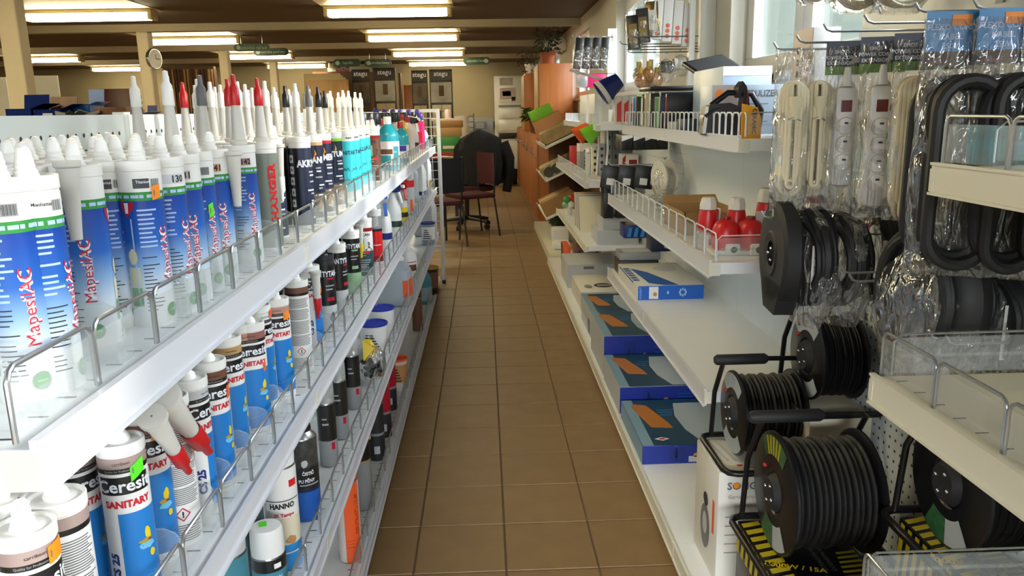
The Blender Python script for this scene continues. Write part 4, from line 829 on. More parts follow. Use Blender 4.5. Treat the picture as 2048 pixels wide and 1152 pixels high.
carton('gift_box', 'flat navy box with orange cutting board picture and red price diamond, nearest on base shelf', .545, .955, 2.67, 3.13, ZB, .072, 'print_navy', scale_front, None, lambda b, M_, w, d: (scale_top(b, M_, w, d), diamond_tag(b, M_ @ Matrix.Translation((0, 0, .001)), w*.2, d*.12, .028)), 'print_navy', 'box_side')
carton('gift_box', 'navy box with orange board picture, second on the base shelf, raised', .545, .955, 3.17, 3.62, ZB, .118, 'light_grey', scale_front, None, scale_top, 'print_navy', 'light_grey')
carton('gift_box', 'navy box with orange board picture, third on the base shelf, tallest', .55, .96, 3.66, 4.12, ZB, .2, 'light_grey', scale_front, None, scale_top, 'print_navy', 'light_grey')
carton('gift_box', 'navy box with orange board picture, farthest of the four on base shelf', .575, .955, 4.3, 4.76, ZB, .15, 'light_grey', scale_front, lambda b, M_, w, h: b.rect(w*.7, w*.86, h*.05, h*.6, 'deep_blue', M_), scale_top, 'print_navy', 'light_grey')
def tool_top(b, M_, w, d): b.ell(w*.45, d*.35, w*.16, d*.12, 'dark', M_); b.rect(w*.35, w*.6, d*.32, d*.38, 'light_grey', M_ @ Matrix.Translation((0, 0, .0004))); b.ell(w*.18, d*.3, w*.07, d*.1, 'grey', M_); b.ell(w*.82, d*.5, w*.04, d*.1, 'dark', M_)
carton('appliance_box', 'white box with dark appliance pictured on its lid, on the base shelf', .595, .97, 4.95, 5.5, ZB, .12, 'offwhite', None, None, tool_top, 'light_grey')
carton('appliance_box', 'long pale grey box farther along the right base shelf', .58, .96, 5.62, 6.1, ZB, .17, 'light_grey', lambda b, M_, w, h: b.rect(w*.3, w*.5, h*.8, h*.92, 'mid_grey', M_), None, None, 'light_grey')
for k, (a, c) in enumerate(((.70, 'brown'), (.77, 'grey'), (.84, 'grey'))):
    carton('shoe_box', 'small box with dark window, %s in row behind the pale grey box' % ('leftmost', 'middle one', 'rightmost')[k], a, a+.062, 6.2, 6.4, ZB, .2, c, lambda b, M_, w, h: b.ell(w*.5, h*.6, w*.35, h*.25, 'dark', M_))
carton('appliance_box', 'orange and black box leaning on the far base shelf', .64, .69, 6.45, 6.75, ZB, .16, 'fluo_orange', lambda b, M_, w, h: b.rect(0, w, 0, h*.5, 'dark', M_), lambda b, M_, w, h: b.rect(0, w*.5, 0, h, 'dark', M_))
carton('white_pack', 'low white pack at the far end of the right base shelf', .57, .74, 6.55, 6.8, ZB, .08, 'offwhite', group=None) if False else None
# ---- shelf with the blue box
def ring(b, M_, x, y, r, m_, n=8):
    for k in range(n): a = 2*PI*k/n; b.ell(x+r*math.cos(a)*.6, y+r*math.sin(a)*.6, r*.16, r*.3, m_, M_, 8)
carton('lamp_box', 'bright blue flat lamp box with white top on the empty shelf', .63, .91, 3.25, 3.75, ZR2, .062, 'offwhite',
       lambda b, M_, w, h: (b.rect(w*.17, w*.31, h*.08, h*.92, 'label_white', M_), b.ell(w*.26, h*.4, w*.03, h*.14, 'gold', M_ @ Matrix.Translation((0, 0, .0004))), b.text('SOLIGHT', w*.04, h*.5, .009, 'print_pale', M_, 0, rot=PI/2), ring(b, M_, w*.68, h*.5, .022, 'print_pale'), b.rect(w*.44, w*.47, h*.4, h*.6, 'print_pale', M_)),
       lambda b, M_, w, h: b.rect(w*.1, w*.8, h*.84, h*.96, 'blue', M_),
       lambda b, M_, w, d: (b.ell(w*.68, d*.7, w*.2, d*.12, 'light_grey', M_), b.fan([(w*.2, d*.1), (w*.42, 0), (w*.62, 0), (w*.34, d*.55), (w*.12, d*.75)], 'blue', M_), [b.rect(0, w*.1, d*(.2+.1*k), d*(.26+.1*k), 'blue', M_) for k in range(6)]), 'box_blue')
carton('lamp_box', 'black lamp box with white lid lying behind the blue box', .64, .83, 3.77, 3.92, ZR2, .07, 'dark', None, None, lambda b, M_, w, d: (b.rect(w*.15, w*.95, d*.1, d*.9, 'light_grey', M_), b.rect(w*.15, w*.95, d*.1, d*.16, 'crimson', M_ @ Matrix.Translation((0, 0, .0004)))), None, 'black')
carton('lamp_box', 'grey flat box stacked on the black lamp box', .645, .84, 3.78, 3.92, ZR2+.0715, .035, 'grey', None, None, lambda b, M_, w, d: b.rect(w*.1, w*.8, d*.1, d*.8, 'light_grey', M_))
carton('lamp_box', 'navy upright box at the back of the blue box shelf', .80, .92, 3.8, 3.93, ZR2+.1075, .11, 'navy', lambda b, M_, w, h: (b.rect(w*.3, w*.7, h*.4, h*.6, 'deep_blue', M_), b.ell(w*.7, h*.2, w*.2, h*.08, 'light_grey', M_)))
# ---- sirens shelf
def siren_big(rm='red'):
    return [('dome', MB().lathe([(.036, .0), (.040, .01), (.041, .04), (.037, .065), (.028, .08), (.014, .086), (.001, .086)], rm, 24, Matrix.Translation((0, 0, .012))).mesh('dome')),
            ('collar', MB().lathe([(.012, .095), (.013, .1), (.012, .108), (.001, .108)], 'red_dark', 14).mesh('collar')),
            ('base', MB().bevbox(-.045, .045, -.04, .04, 0, .014, .004, 'offwhite').mesh('base')),
            ('socket', MB().bevbox(-.012, .03, -.052, -.036, .0, .034, .006, 'offwhite').lathe([(.0125, 0), (.0125, .003), (.0095, .003), (.0095, -.006)], 'offwhite', 16, Matrix.Translation((.01, -.052, .018)) @ Matrix.Rotation(PI/2, 4, 'X')).lathe([(.001, 0), (.0095, 0)], 'dark', 16, Matrix.Translation((.01, -.0535, .018)) @ Matrix.Rotation(PI/2, 4, 'X')).mesh('socket'))]
def siren_tall(cap=True, tagc=None):
    p = [('base', MB().lathe([(.034, 0), (.034, .05), (.03, .055), (.001, .055)], 'bottle_clear', 20).mesh('base')),
         ('red_cup', MB().lathe([(.031, .055), (.032, .06), (.026, .11), (.024, .118), (.001, .118)], 'red', 20).mesh('red_cup')),
         ('cap', MB().lathe([(.02, .118), (.026, .12), (.026, .135), (.021, .152), (.018, .155), (.001, .155)], 'offwhite', 8).mesh('cap', True, 20))]
    p.append(('paper_tag', MB().cpatch(.0345, -115, -65, .008, .046, 'label_white').cpatch(.0348, -98, -84, .016, .034, 'mid_grey').mesh('paper_tag')))
    return p
for k, (px, py) in enumerate(((1447, 513), (1497, 513))):
    q = onz(px, py, ZR3); thing('siren_beacon', 'round red beacon on square base, %s at the front of the shelf end' % ('left one', 'right one')[k], 'beacon', siren_big(), pose((q[0]+.02, q[1]+.055, ZR3)))
for k, (x, y, d) in enumerate(((.665, 2.36, 'left one behind the round beacons'), (.745, 2.34, 'middle one behind the round beacons'), (.84, 2.36, 'right one with a hanging paper tag'))):
    thing('beacon_lamp', 'tall red beacon with white cap, '+d, 'beacon', siren_tall()+([('hang_tag', MB().box(-.04, -.012, -.036, -.0355, .05, .1, 'label_white').mesh('hang_tag', False))] if k == 2 else []), pose((x, y, ZR3), 0, 0, 0, (1, 1, 1) if k < 2 else (1.05, 1.05, 1.15)))
for k, (x, y, h) in enumerate(((.885, 2.28, .13), (.945, 2.26, .175), (.90, 2.44, .125))):
    lid = k < 2
    thing('canister', ('cream canister with dark red lid, shorter one by the beacons', 'cream canister with dark red lid, taller one near the cable bags', 'white cup shaped lamp holder behind the cream canisters')[k], 'canister',
          [('canister', MB().lathe([(.001, .001), (.034, .001), (.036, .004), (.036, h-.012), (.001, h-.012)], 'offwhite', 24).mesh('canister')), ('lid', MB().lathe([(.0365, h-.016), (.038, h-.013), (.037, h-.004), (.03, h), (.001, h)], 'red_dark' if lid else 'offwhite', 24).sphere((.018, 0, h), .012, 'red_dark' if lid else 'offwhite', 10, 6, sc=(1, 1, .5)).mesh('lid'))], pose((x, y, ZR3), 0, 0, 0, .92))
cb = MB(); W_, D_, H_ = .2, .3, .075
for a in ((0, W_, 0, .004, 0, H_), (0, W_, D_-.004, D_, 0, H_), (0, .004, 0, D_, 0, H_), (W_-.004, W_, 0, D_, 0, H_), (0, W_, 0, D_, 0, .003)): cb.box(*a, 'cardboard')
thing('cardboard_tray', 'open brown cardboard tray on the beacon shelf', 'box', [('tray', cb.mesh('tray', False)), ('flap', MB().box(0, W_, D_, D_+.05, H_-.004, H_, 'cardboard', Matrix.Translation((0, D_, H_)) @ Matrix.Rotation(.5, 4, 'X') @ Matrix.Translation((0, -D_, -H_))).mesh('flap', False))], pose((.66, 2.62, ZR3)))
thing('lamp_holder', 'white cup lying inside the open cardboard tray', 'lamp holder', [('cup', MB().lathe([(.001, 0), (.024, 0), (.026, .03), (.02, .05), (.001, .05)], 'offwhite', 16).mesh('cup'))], pose((.78, 2.76, ZR3+.0285), .5, 0, 1.2))
thing('plug', 'red adapter with white edge beside the cardboard tray', 'adapter', [('adapter', MB().bevbox(-.012, .012, -.03, .03, 0, .11, .006, 'red').mesh('adapter')), ('edge', MB().box(.012, .016, -.032, .032, 0, .112, 'offwhite').mesh('edge', False))], pose((.70, 2.47, ZR3), .1, 0, .08))
for k in range(3):
    y = 2.98+k*.24
    thing('parts_bag', 'clear bag of small white fittings, %s along the beacon shelf' % ('nearest', 'middle', 'farthest')[k], 'bag', [('bag', crumple(.16, .14, .07, 20+k).mesh('bag')), ('fittings', MB().bevbox(-.04, .02, -.03, .03, .002, .03, .008, 'light_grey').bevbox(.01, .05, -.04, .01, .002, .02, .006, ('offwhite', 'fluo_orange', 'mid_grey')[k]).mesh('fittings'))], pose((.74+.02*k, y, ZR3)))
# ---- upper shelf: games, boxes, steam iron
rdm = random.Random(11)
cols = ['sky_blue', 'lime', 'label_white', 'dark_green', 'black', 'rose_chip', 'dark', 'cream', 'black', 'red_dark', 'black', 'pic_green', 'dark', 'navy', 'navy', 'black']
for k, c in enumerate(cols):
    y = 3.80-k*.045; x = .70+.012*math.sin(k*1.7)
    q = MB().bevbox(0, .19, 0, .026, 0, .135+.01*math.sin(k*2.1), .003, c); q.box(-.0008, 0, .004, .022, .01, .125, ('label_white', 'black', 'pic_green', 'red', 'cream', 'dark')[k % 6])
    thing('game_case', '%s spined case, %s from the far end of the upper right shelf' % ({'sky_blue': 'blue', 'lime': 'lime', 'label_white': 'white', 'dark_green': 'green', 'rose_chip': 'rose', 'cream': 'cream', 'red_dark': 'dark red', 'pic_green': 'mint', 'navy': 'navy'}.get(c, 'black'), ORD[k]), 'case', [('case', q.mesh('case'))], pose((x, y, ZR4), 0, math.radians(rdm.uniform(2, 7))), 'row of upright cases')
thing('tablet', 'black flat device lying on top of the upright cases', 'tablet', [('tablet', MB().bevbox(0, .26, 0, .2, 0, .018, .006, 'black').mesh('tablet')), ('screen', MB().box(.02, .24, .02, .18, .018, .0186, 'dark').mesh('screen', False))], pose((.70, 3.42, ZR4+.155), .05))
thing('tablet', 'black tablet tilted up on its stand above the cases', 'tablet', [('tablet', MB().bevbox(0, .17, -.1, .12, 0, .016, .005, 'black').mesh('tablet')), ('screen', MB().box(.012, .158, -.085, .105, .016, .0166, 'black_matte').mesh('screen', False)), ('stand', MB().prism([(.01, -.18), (.03, -.18), (.12, .0), (.10, .0)], -.02, .02, 'black', Matrix.Rotation(PI/2, 4, 'X')).mesh('stand', False))], pose((.80, 3.10, ZR4+.205), .12, .32, -.18))
def neb_front(b, M_, w, h):
    b.rect(0, w*.36, 0, h, 'pic_rose' if mat('pic_rose', 'b9a8a4', .4) else '', M_); M2 = M_ @ Matrix.Translation((0, 0, .0004))
    b.fan([(w*.0, 0), (w*.36, 0), (w*.36, h*.55), (w*.2, h*.48), (w*.06, h*.3)], 'blue', M2); b.ell(w*.24, h*.22, w*.1, h*.2, 'pic_rose', M2 @ Matrix.Translation((0, 0, .0004))); b.ell(w*.1, h*.82, w*.05, h*.09, 'orange', M2)
    b.text('NEBULIZER', w*.68, h*.82, .02, 'mid_grey', M2, .02, sx=.85); [b.rect(w*.42, w*(.8-.1*(k % 3)), h*(.6-.12*k), h*(.62-.12*k), 'grey', M2) for k in range(4)]
carton('inhaler_box', 'pale blue medical device box behind the steam iron', .71, .93, 2.52, 2.66, ZR4, .15, 'pale_box' if mat('pale_box', 'b4c6da', .35) else '', neb_front)
wd = MB().add([(0, 0, 0), (.2, 0, 0), (.2, .4, 0), (0, .4, 0), (0, .0, .0), (.2, .0, .2), (.2, .4, .2), (0, .4, .0)], [(0, 1, 5), (1, 2, 6, 5), (3, 6, 2), (0, 5, 6, 3)], 'pale_box')
carton('inhaler_box', 'large pale blue box standing at the back of the upper right shelf', .80, .965, 2.72, 3.1, ZR4, .215, 'pale_box', lambda b, M_, w, h: (b.rect(0, w, h*.86, h, 'label_white', M_), b.ell(w*.5, h*.5, w*.3, h*.2, 'sky_blue', M_)))
# steam brush standing upright, with its hooked tip and cord loops
OUT = [(985, 360), (1005, 385), (1020, 440), (1030, 520), (1028, 640), (925, 640), (935, 590), (965, 540), (985, 500), (992, 450), (986, 405), (972, 445), (962, 430), (963, 390)]
ob = [((a-980)/1775, (640-b)/1775) for a, b in OUT][::-1]
si = MB().prism(ob, -.024, .024, 'black', Matrix.Rotation(PI/2, 4, 'X')); cf = lambda L: [((a-980)/1775, -.0, (640-b)/1775) for a, b in L]
hd = MB().tube(cf([(800, 540), (840, 510), (890, 497), (960, 500)]), .007, 'black', 8); h2 = MB().tube(cf([(1020, 530), (1050, 535), (1065, 565), (1062, 600), (1025, 600)]), .008, 'black', 8)
yi = yat(1479, .77, 1.4)
thing('steam_iron', 'black upright steam iron with hooked tip on the upper right shelf', 'iron', [('body', si.mesh('body', ang=30)), ('handle', hd.mesh('handle')), ('cord_loop', h2.mesh('cord_loop')), ('red_strip', MB().box(.016, .02, -.0246, -.024, .075, .13, 'red_dark').mesh('red_strip', False))], pose((.77, yi, ZR4)))
# travel iron lying in front of it
t2 = MB().prism([(-.075, 0), (.06, 0), (.075, .02), (.06, .07), (.0, .095), (-.06, .09), (-.08, .05)], -.035, .035, 'black', Matrix.Rotation(PI/2, 4, 'X')); t2.prism([(-.08, .005), (-.07, .005), (-.063, .085), (-.073, .085)], -.037, .037, 'chrome', Matrix.Rotation(PI/2, 4, 'X'))
thing('handheld_appliance', 'rounded black handheld appliance with chrome nose, left of the steam iron', 'appliance', [('body', t2.mesh('body')), ('handle', MB().tube([(-.05, 0, .088), (0, 0, .125), (.07, 0, .12), (.1, 0, .07), (.095, 0, .02)], .009, 'black', 10).mesh('handle'))], pose((.745, 2.47, ZR4+.001), -.1))
tg = MB().prism([(-.028, 0), (.028, 0), (.028, .05), (.015, .082), (-.028, .092)], -.0012, .0012, 'tag_orange' if mat('tag_orange', 'e09a1c', .4) else '', Matrix.Rotation(PI/2, 4, 'X')); tg.text('CERAMIC', .008, .045, .012, 'print_black', face_mx((0, -.0018, 0), (1, 0, 0), (0, 0, 1)), .02, rot=-PI/2)
thing('swing_tag', 'yellow orange cardboard tag standing before the steam iron', 'tag', [('tag', tg.mesh('tag', False))], pose((.715, 2.155, ZR4), .1))
for k in range(5):
    c = ('white', 'white', 'label_white', 'dark', 'light_grey')[k]
    carton('small_pack', 'small %s pack behind the wire guard of the upper right shelf, %s from far end' % ('dark' if c == 'dark' else 'white', ORD[k]), .71, .77, 3.62-k*.26, 3.70-k*.26+.05*(k % 2), ZR4, .032+.012*(k > 2), c)
def torch(b, M_, w, h): b.fan([(w*.62, h*.2), (w*.8, h*.2), (w*.95, h*.75), (w*.9, h*.78)], 'taupe', M_); b.ell(w*.7, h*.14, w*.12, h*.05, 'dark', M_); [b.ell(w*.3, h*(.4+.16*k), w*.08, h*.05, 'dark', M_) for k in range(3)]; b.rect(w*.5, w*.8, h*.03, h*.05, 'dark', M_)
carton('torch_box', 'tall white box with a torch pictured on its side near the cables', .895, .97, 2.22, 2.36, ZR4+.09, .20, 'label_white', None, torch, None, None, 'pic_rose')
carton('torch_box', 'dark open box base under the tall white torch box', .88, .975, 2.20, 2.38, ZR4, .0885, 'dark')
# ---- cable section: steel hooks with bagged goods
def hook(x0, y, z, x1=XB, m_='wire', label='', r=.0027):
    b = MB().tube([(x1, y, z), (x0+.02, y, z), (x0+.008, y, z+.004), (x0, y, z+.016)], r, m_, 7); b.box(x1-.004, x1, y-.012, y+.012, z-.03, z+.02, 'steel')
    return thing('peg_hook', label, 'hook', [('rod', b.mesh('rod'))])
def ring_pts(rx, rz_, n=28, y=0, jit=0, rd=random, off=(0, 0)): return [(off[0]+rx*math.cos(2*PI*i/n)*(1+rd.uniform(-jit, jit)), y+rd.uniform(-jit, jit)*.03, off[1]+rz_*math.sin(2*PI*i/n)*(1+rd.uniform(-jit, jit))) for i in range(n)]
def stadium(w, h, y, n=8, top=0.0):
    p = []
    for i in range(n+1): a = PI*i/n; p.append((w/2*math.cos(a), y, -w/2+w/2*math.sin(a)))
    for i in range(n+1): a = PI+PI*i/n; p.append((w/2*math.cos(a), y, -h+w/2+w/2*math.sin(a)))
    return p
def pouch(w, d, h, seed, m_='bag', flat=.5, n=14, k=12):
    """hanging plastic bag: flat at the top, filled at the bottom"""
    rr = random.Random(seed); v = []; f = []; b = MB()
    for j in range(k+1):
        t = j/k; dd = d*(.08+.92*min(1, t*2.2)**.8)*(1 if t < .93 else .55)
        for i in range(n):
            a = 2*PI*i/n; c, s_ = math.cos(a), math.sin(a)
            v.append((w/2*(abs(c)**.6)*(1 if c > 0 else -1)*rr.uniform(.95, 1.04), dd/2*s_*rr.uniform(.8, 1.12), -h*t+rr.uniform(-.003, .003)))
    for j in range(k):
        for i in range(n): f.append((j*n+i, j*n+(i+1) % n, (j+1)*n+(i+1) % n, (j+1)*n+i))
    f.append(tuple(k*n+i for i in range(n))); return b.add(v, f, m_)
def header(w, h, c1, c2, txt=None, tc='print_white'):
    b = MB(); b.box(-w/2, w/2, -.001, .001, -h, .012, c1); M_ = face_mx((-w/2, -.0016, -h), (1, 0, 0), (0, 0, 1))
    b.rect(0, w, 0, h*.3, c2, M_); b.rect(w*.6, w*.96, h*.42, h*.62, 'label_white', M_) if tc == 'print_white' else None
    if txt:
        for k, t in enumerate(txt): b.text(t, w*.34, h*(.82-.2*k), h*.13, tc, M_ @ Matrix.Translation((0, 0, .0004)), .03)
    return b.mesh('header_card', False)
def lead_bundle(seed, w=.05, h=.27, n=16, m_='cable_white', r=.005, plug=True):
    rr = random.Random(seed); b = MB()
    for k in range(n): b.tube(stadium(w*(.25+.75*((k*5) % n)/n), h*rr.uniform(.86, 1), (k-n/2)*.004+rr.uniform(-.002, .002)), r, m_, 7, closed=True)
    if plug: b.lathe([(.014, 0), (.014, .02), (.009, .03), (.007, .05), (.001, .05)], m_, 12, Matrix.Translation((.002, -.034, -h*.12)) @ Matrix.Rotation(PI, 4, 'X')); b.tube([(-.012, -.036, -h*.32), (.0, -.04, -h*.30), (.015, -.036, -h*.33)], .0015, 'steel', 6)
    return b.mesh('cable_bundle')
def strip_mesh(n, seed, h=.25):
    b = MB(); b.bevbox(-.024, .024, -.018, .018, -h, 0, .014, 'white'); b.lathe([(.012, 0), (.006, .04), (.001, .041)], 'white', 12); b.box(-.011, .011, -.0195, -.017, -.055, -.03, 'switch_red' if 'switch_red' in MATS or mat('switch_red', '6a1c16', .2) else '')
    for k in range(n):
        z = -.085-k*(h-.1)/n; M_ = Matrix.Translation((0, -.0183, z)) @ Matrix.Rotation(PI/2, 4, 'X'); b.lathe([(.0195, 0), (.0185, .0015), (.017, -.0005), (.001, -.001)], 'offwhite', 18, M_); b.box(-.002, .006, -.0195, -.0178, z+.004, z+.008, 'dark')
    return b.mesh('power_strip')
# row of white extension leads hanging from the top hooks
HOOKZ = 1.475
WH = [(.70, 1.83, 'bundle', 'nearest the iron shelf'), (.755, 1.83, 'bundle', 'second from the iron shelf'), (.805, 1.80, 'strip3', 'a three socket strip with red switch'), (.835, 1.70, 'strip4', 'a four socket strip with red switch'), (.865, 1.62, 'bundle', 'showing its plug'), (.915, 1.60, 'bundle', 'tied with wire')]
for k, (x, y, kind, d) in enumerate(WH):
    hdr = header(.09, .06, 'navy_card' if 'navy_card' in MATS or mat('navy_card', '1c2440', .35) else '', 'lime_card' if 'lime_card' in MATS or mat('lime_card', '6c9a28', .4) else '', ('EMOS', 'POWER CORD', 'EXTENSION')) 
    inner = ('cable_bundle', lead_bundle(40+k, .06, .285 if k > 3 else .25), Matrix.Translation((0, 0, -.075))) if kind == 'bundle' else ('power_strip', strip_mesh(int(kind[-1]), k, .22 if kind[-1] == '3' else .255), Matrix.Translation((0, -.012, -.085)))
    parts = [('bag', pouch(.085, .066, .36, 60+k).mesh('bag')), inner]
    if kind != 'bundle': parts.append(('cord', lead_bundle(80+k, .045, .27, 5, plug=False), Matrix.Translation((.012, .02, -.08))))
    if k >= 2: parts.append(('header_card', hdr))
    thing('extension_lead', 'white extension lead in clear bag, '+d, 'extension lead', parts, pose((x, y, HOOKZ-.012), -.25))
for k, (x0, y, z) in enumerate(((.66, 1.86, 1.463), (.70, 1.83, 1.475), (.73, 1.76, 1.492), (.78, 1.68, 1.50), (.82, 1.56, 1.508), (.80, 1.34, 1.487))):
    hook(x0, y, z, label='long steel peg hook for white cables, %s from the iron shelf' % ORD[k])
link('hook_rail', MB().box(XB-.006, XB, 1.2, 2.13, 1.43, 1.52, 'shelf_white').mesh('hook_rail', False), RB[2])
link('hook_rail', MB().box(XB, XB+.006, 1.2, 2.13, 1.29, 1.6, 'shelf_white').mesh('hook_rail', False), RB[2])
# bags of white cable coils above
for k, (x, y, z, r) in enumerate(((.75, 1.86, 1.62, .05), (.83, 1.82, 1.60, .055), (.90, 1.78, 1.60, .06), (.95, 1.55, 1.62, .07), (.86, 1.52, 1.60, .05))):
    rr = random.Random(k); b = MB()
    for j in range(7): b.tube(ring_pts(r*rr.uniform(.75, 1), r*rr.uniform(.75, 1), 22, (j-3)*.008, .02, rr), .0048, 'cable_white', 7, closed=True)
    thing('cable_coil', 'white cable coil in clear bag at the top, %s from the window' % ORD[k], 'cable coil', [('coil', b.mesh('coil')), ('bag', crumple(r*2.3, .09, r*2.5, 90+k, 'bag').mesh('bag'), Matrix.Translation((0, 0, -r*1.2)))], pose((x, y, z), -.3+.2*k))
    hook(x-.05, y, z+r*.72, label='steel peg hook holding the top white coil, %s from window' % ORD[k])
# thick black cables in long bags
def thick_loop(seed, w, h, n, r, m_='rubber'):
    rr = random.Random(seed); b = MB()
    for k in range(n): b.tube(stadium(w*rr.uniform(.7, 1), h*rr.uniform(.93, 1), (k-n/2)*r*1.7, 10), r, m_, 9, closed=True)
    return b.mesh('cable_loop')
def flex_header(b_, k): return header(.12, .075, 'card_blue' if 'card_blue' in MATS or mat('card_blue', '2c86c4', .35) else '', 'card_photo' if 'card_photo' in MATS or mat('card_photo', '4a3428', .5, noise=.5, nscale=40) else '', ('FLEXO CORD', 'KABEL', '250V'), 'print_pale')
for k, (x, y) in enumerate(((.80, 1.36), (.87, 1.33), (.94, 1.31))):
    parts = [('bag', pouch(.13, .075, .43, 120+k).mesh('bag')), ('cable_loop', thick_loop(k, .105, .31, 6, .011), Matrix.Translation((0, 0, -.10))), ('header_card', flex_header(None, k))]
    parts.append(('price_sticker', MB().box(-.02, .012, -.0026, -.002, -.012, .006, 'orange').mesh('price_sticker', False)))
    thing('flexo_cable', 'thick black cable in long clear bag with blue header card, %s from aisle' % ('nearest', 'second', 'third')[k], 'cable', parts, pose((x, y, 1.475), -.12))
# black drum and bagged black coils on the lower hooks
def drum_parts(R=.122, w=.045):
    b = MB(); M_ = Matrix.Rotation(PI/2, 4, 'Y')
    b.lathe([(.03, 0), (.05, -.004), (.055, 0), (R*.92, .0), (R, .008), (R, w-.008), (R*.92, w), (.001, w)], 'black_matte', 36, M_)
    h = MB().lathe([(.03, -.001), (.03, .006), (.001, .006)], 'black', 20, M_); 
    for k in range(3): a = k*2*PI/3; h.sphere((-.002, .016*math.cos(a), .016*math.sin(a)), .004, 'chrome', 8, 6)
    f = MB().prism([(-.05, -R*1.12), (.05, -R*1.12), (.09, -R*.5), (-.09, -R*.5)], 0, w, 'black_matte', Matrix.Rotation(PI/2, 4, 'Y') @ Matrix.Rotation(PI/2, 4, 'Z'))
    return [('drum', b.mesh('drum')), ('hub', h.mesh('hub')), ('foot', f.mesh('foot', False)), ('sticker', MB().box(-.0012, -.0006, -.012, .004, R*.72, R*.86, 'pic_green').mesh('sticker', False))]
thing('cable_drum', 'round black plastic cable drum hanging nearest the beacons', 'cable drum', drum_parts(), pose((.668, 1.83, 1.0), -.1))
def coil_x(R, w, seed, r=.008, m_='rubber'):
    rr = random.Random(seed); b = MB(); M_ = Matrix.Rotation(PI/2, 4, 'Z')
    for k in range(int(w/(r*1.3))*2): b.tube(ring_pts(R*rr.uniform(.6, 1), R*rr.uniform(.8, 1.08), 26, -w/2+w*rr.random(), .015, rr), r, m_, 7, closed=True, mx=M_)
    b.lathe([(R*.8+w*.42*math.cos(2*PI*i/10), w*.42*math.sin(2*PI*i/10)) for i in range(11)], m_, 28, Matrix.Rotation(PI/2, 4, 'Y')); b.lathe([(R*.9+w*.3*math.cos(2*PI*i/8), w*.3*math.sin(2*PI*i/8)) for i in range(9)], m_, 28, Matrix.Rotation(PI/2, 4, 'Y')); return b.mesh('coil')
for k, (x, y, z, R, w, hgt) in enumerate(((.755, 1.83, .99, .105, .05, .36), (.83, 1.82, .985, .10, .06, .36), (.91, 1.82, 1.0, .105, .05, .34), (.84, 1.44, .985, .115, .1, .36), (.93, 1.40, .95, .09, .06, .3))):
    tagm = MB().box(-w/2-.014, -w/2-.0135, -.03, .02, -.02, .05, 'label_white').box(-w/2-.0145, -w/2-.014, -.025, .015, .03, .033, 'mid_grey'); tagm.box(-w/2-.012, -w/2-.0115, -.028, .024, -.1, -.04, 'label_white')
    lm = MB().box(-.03, .03, -R*.75, -R*.75-.0006, -.06, .04, 'label_white').box(-.024, .02, -R*.75-.001, -R*.75-.0007, .01, .014, 'mid_grey').box(-.024, .016, -R*.75-.001, -R*.75-.0007, -.01, -.007, 'mid_grey')
    thing('cable_coil', 'black cable coil in clear bag on the lower hooks, %s from the drum' % ORD[k], 'cable coil',
          [('coil', coil_x(R, w, k+5)), ('bag', crumple(w*1.9, R*2.25, hgt, 140+k, 'bag').mesh('bag'), Matrix.Translation((0, 0, -R*1.5))), ('paper_label', lm.mesh('paper_label', False))]+([('price_sticker', MB().box(-.012, .012, -R-.012, -R-.0115, .0, .022, 'fluo_orange').mesh('price_sticker', False))] if k == 3 else []), pose((x, y, z), .1))
for k, (x0, y, z) in enumerate(((.72, 1.80, 1.045), (.76, 1.66, .985), (.77, 1.64, .97), (.78, 1.34, .93), (.80, 1.32, .925), (.64, 1.83, 1.085))):
    hook(x0, y, z, label='steel peg hook among the black coils, %s counted from above' % ORD[k])
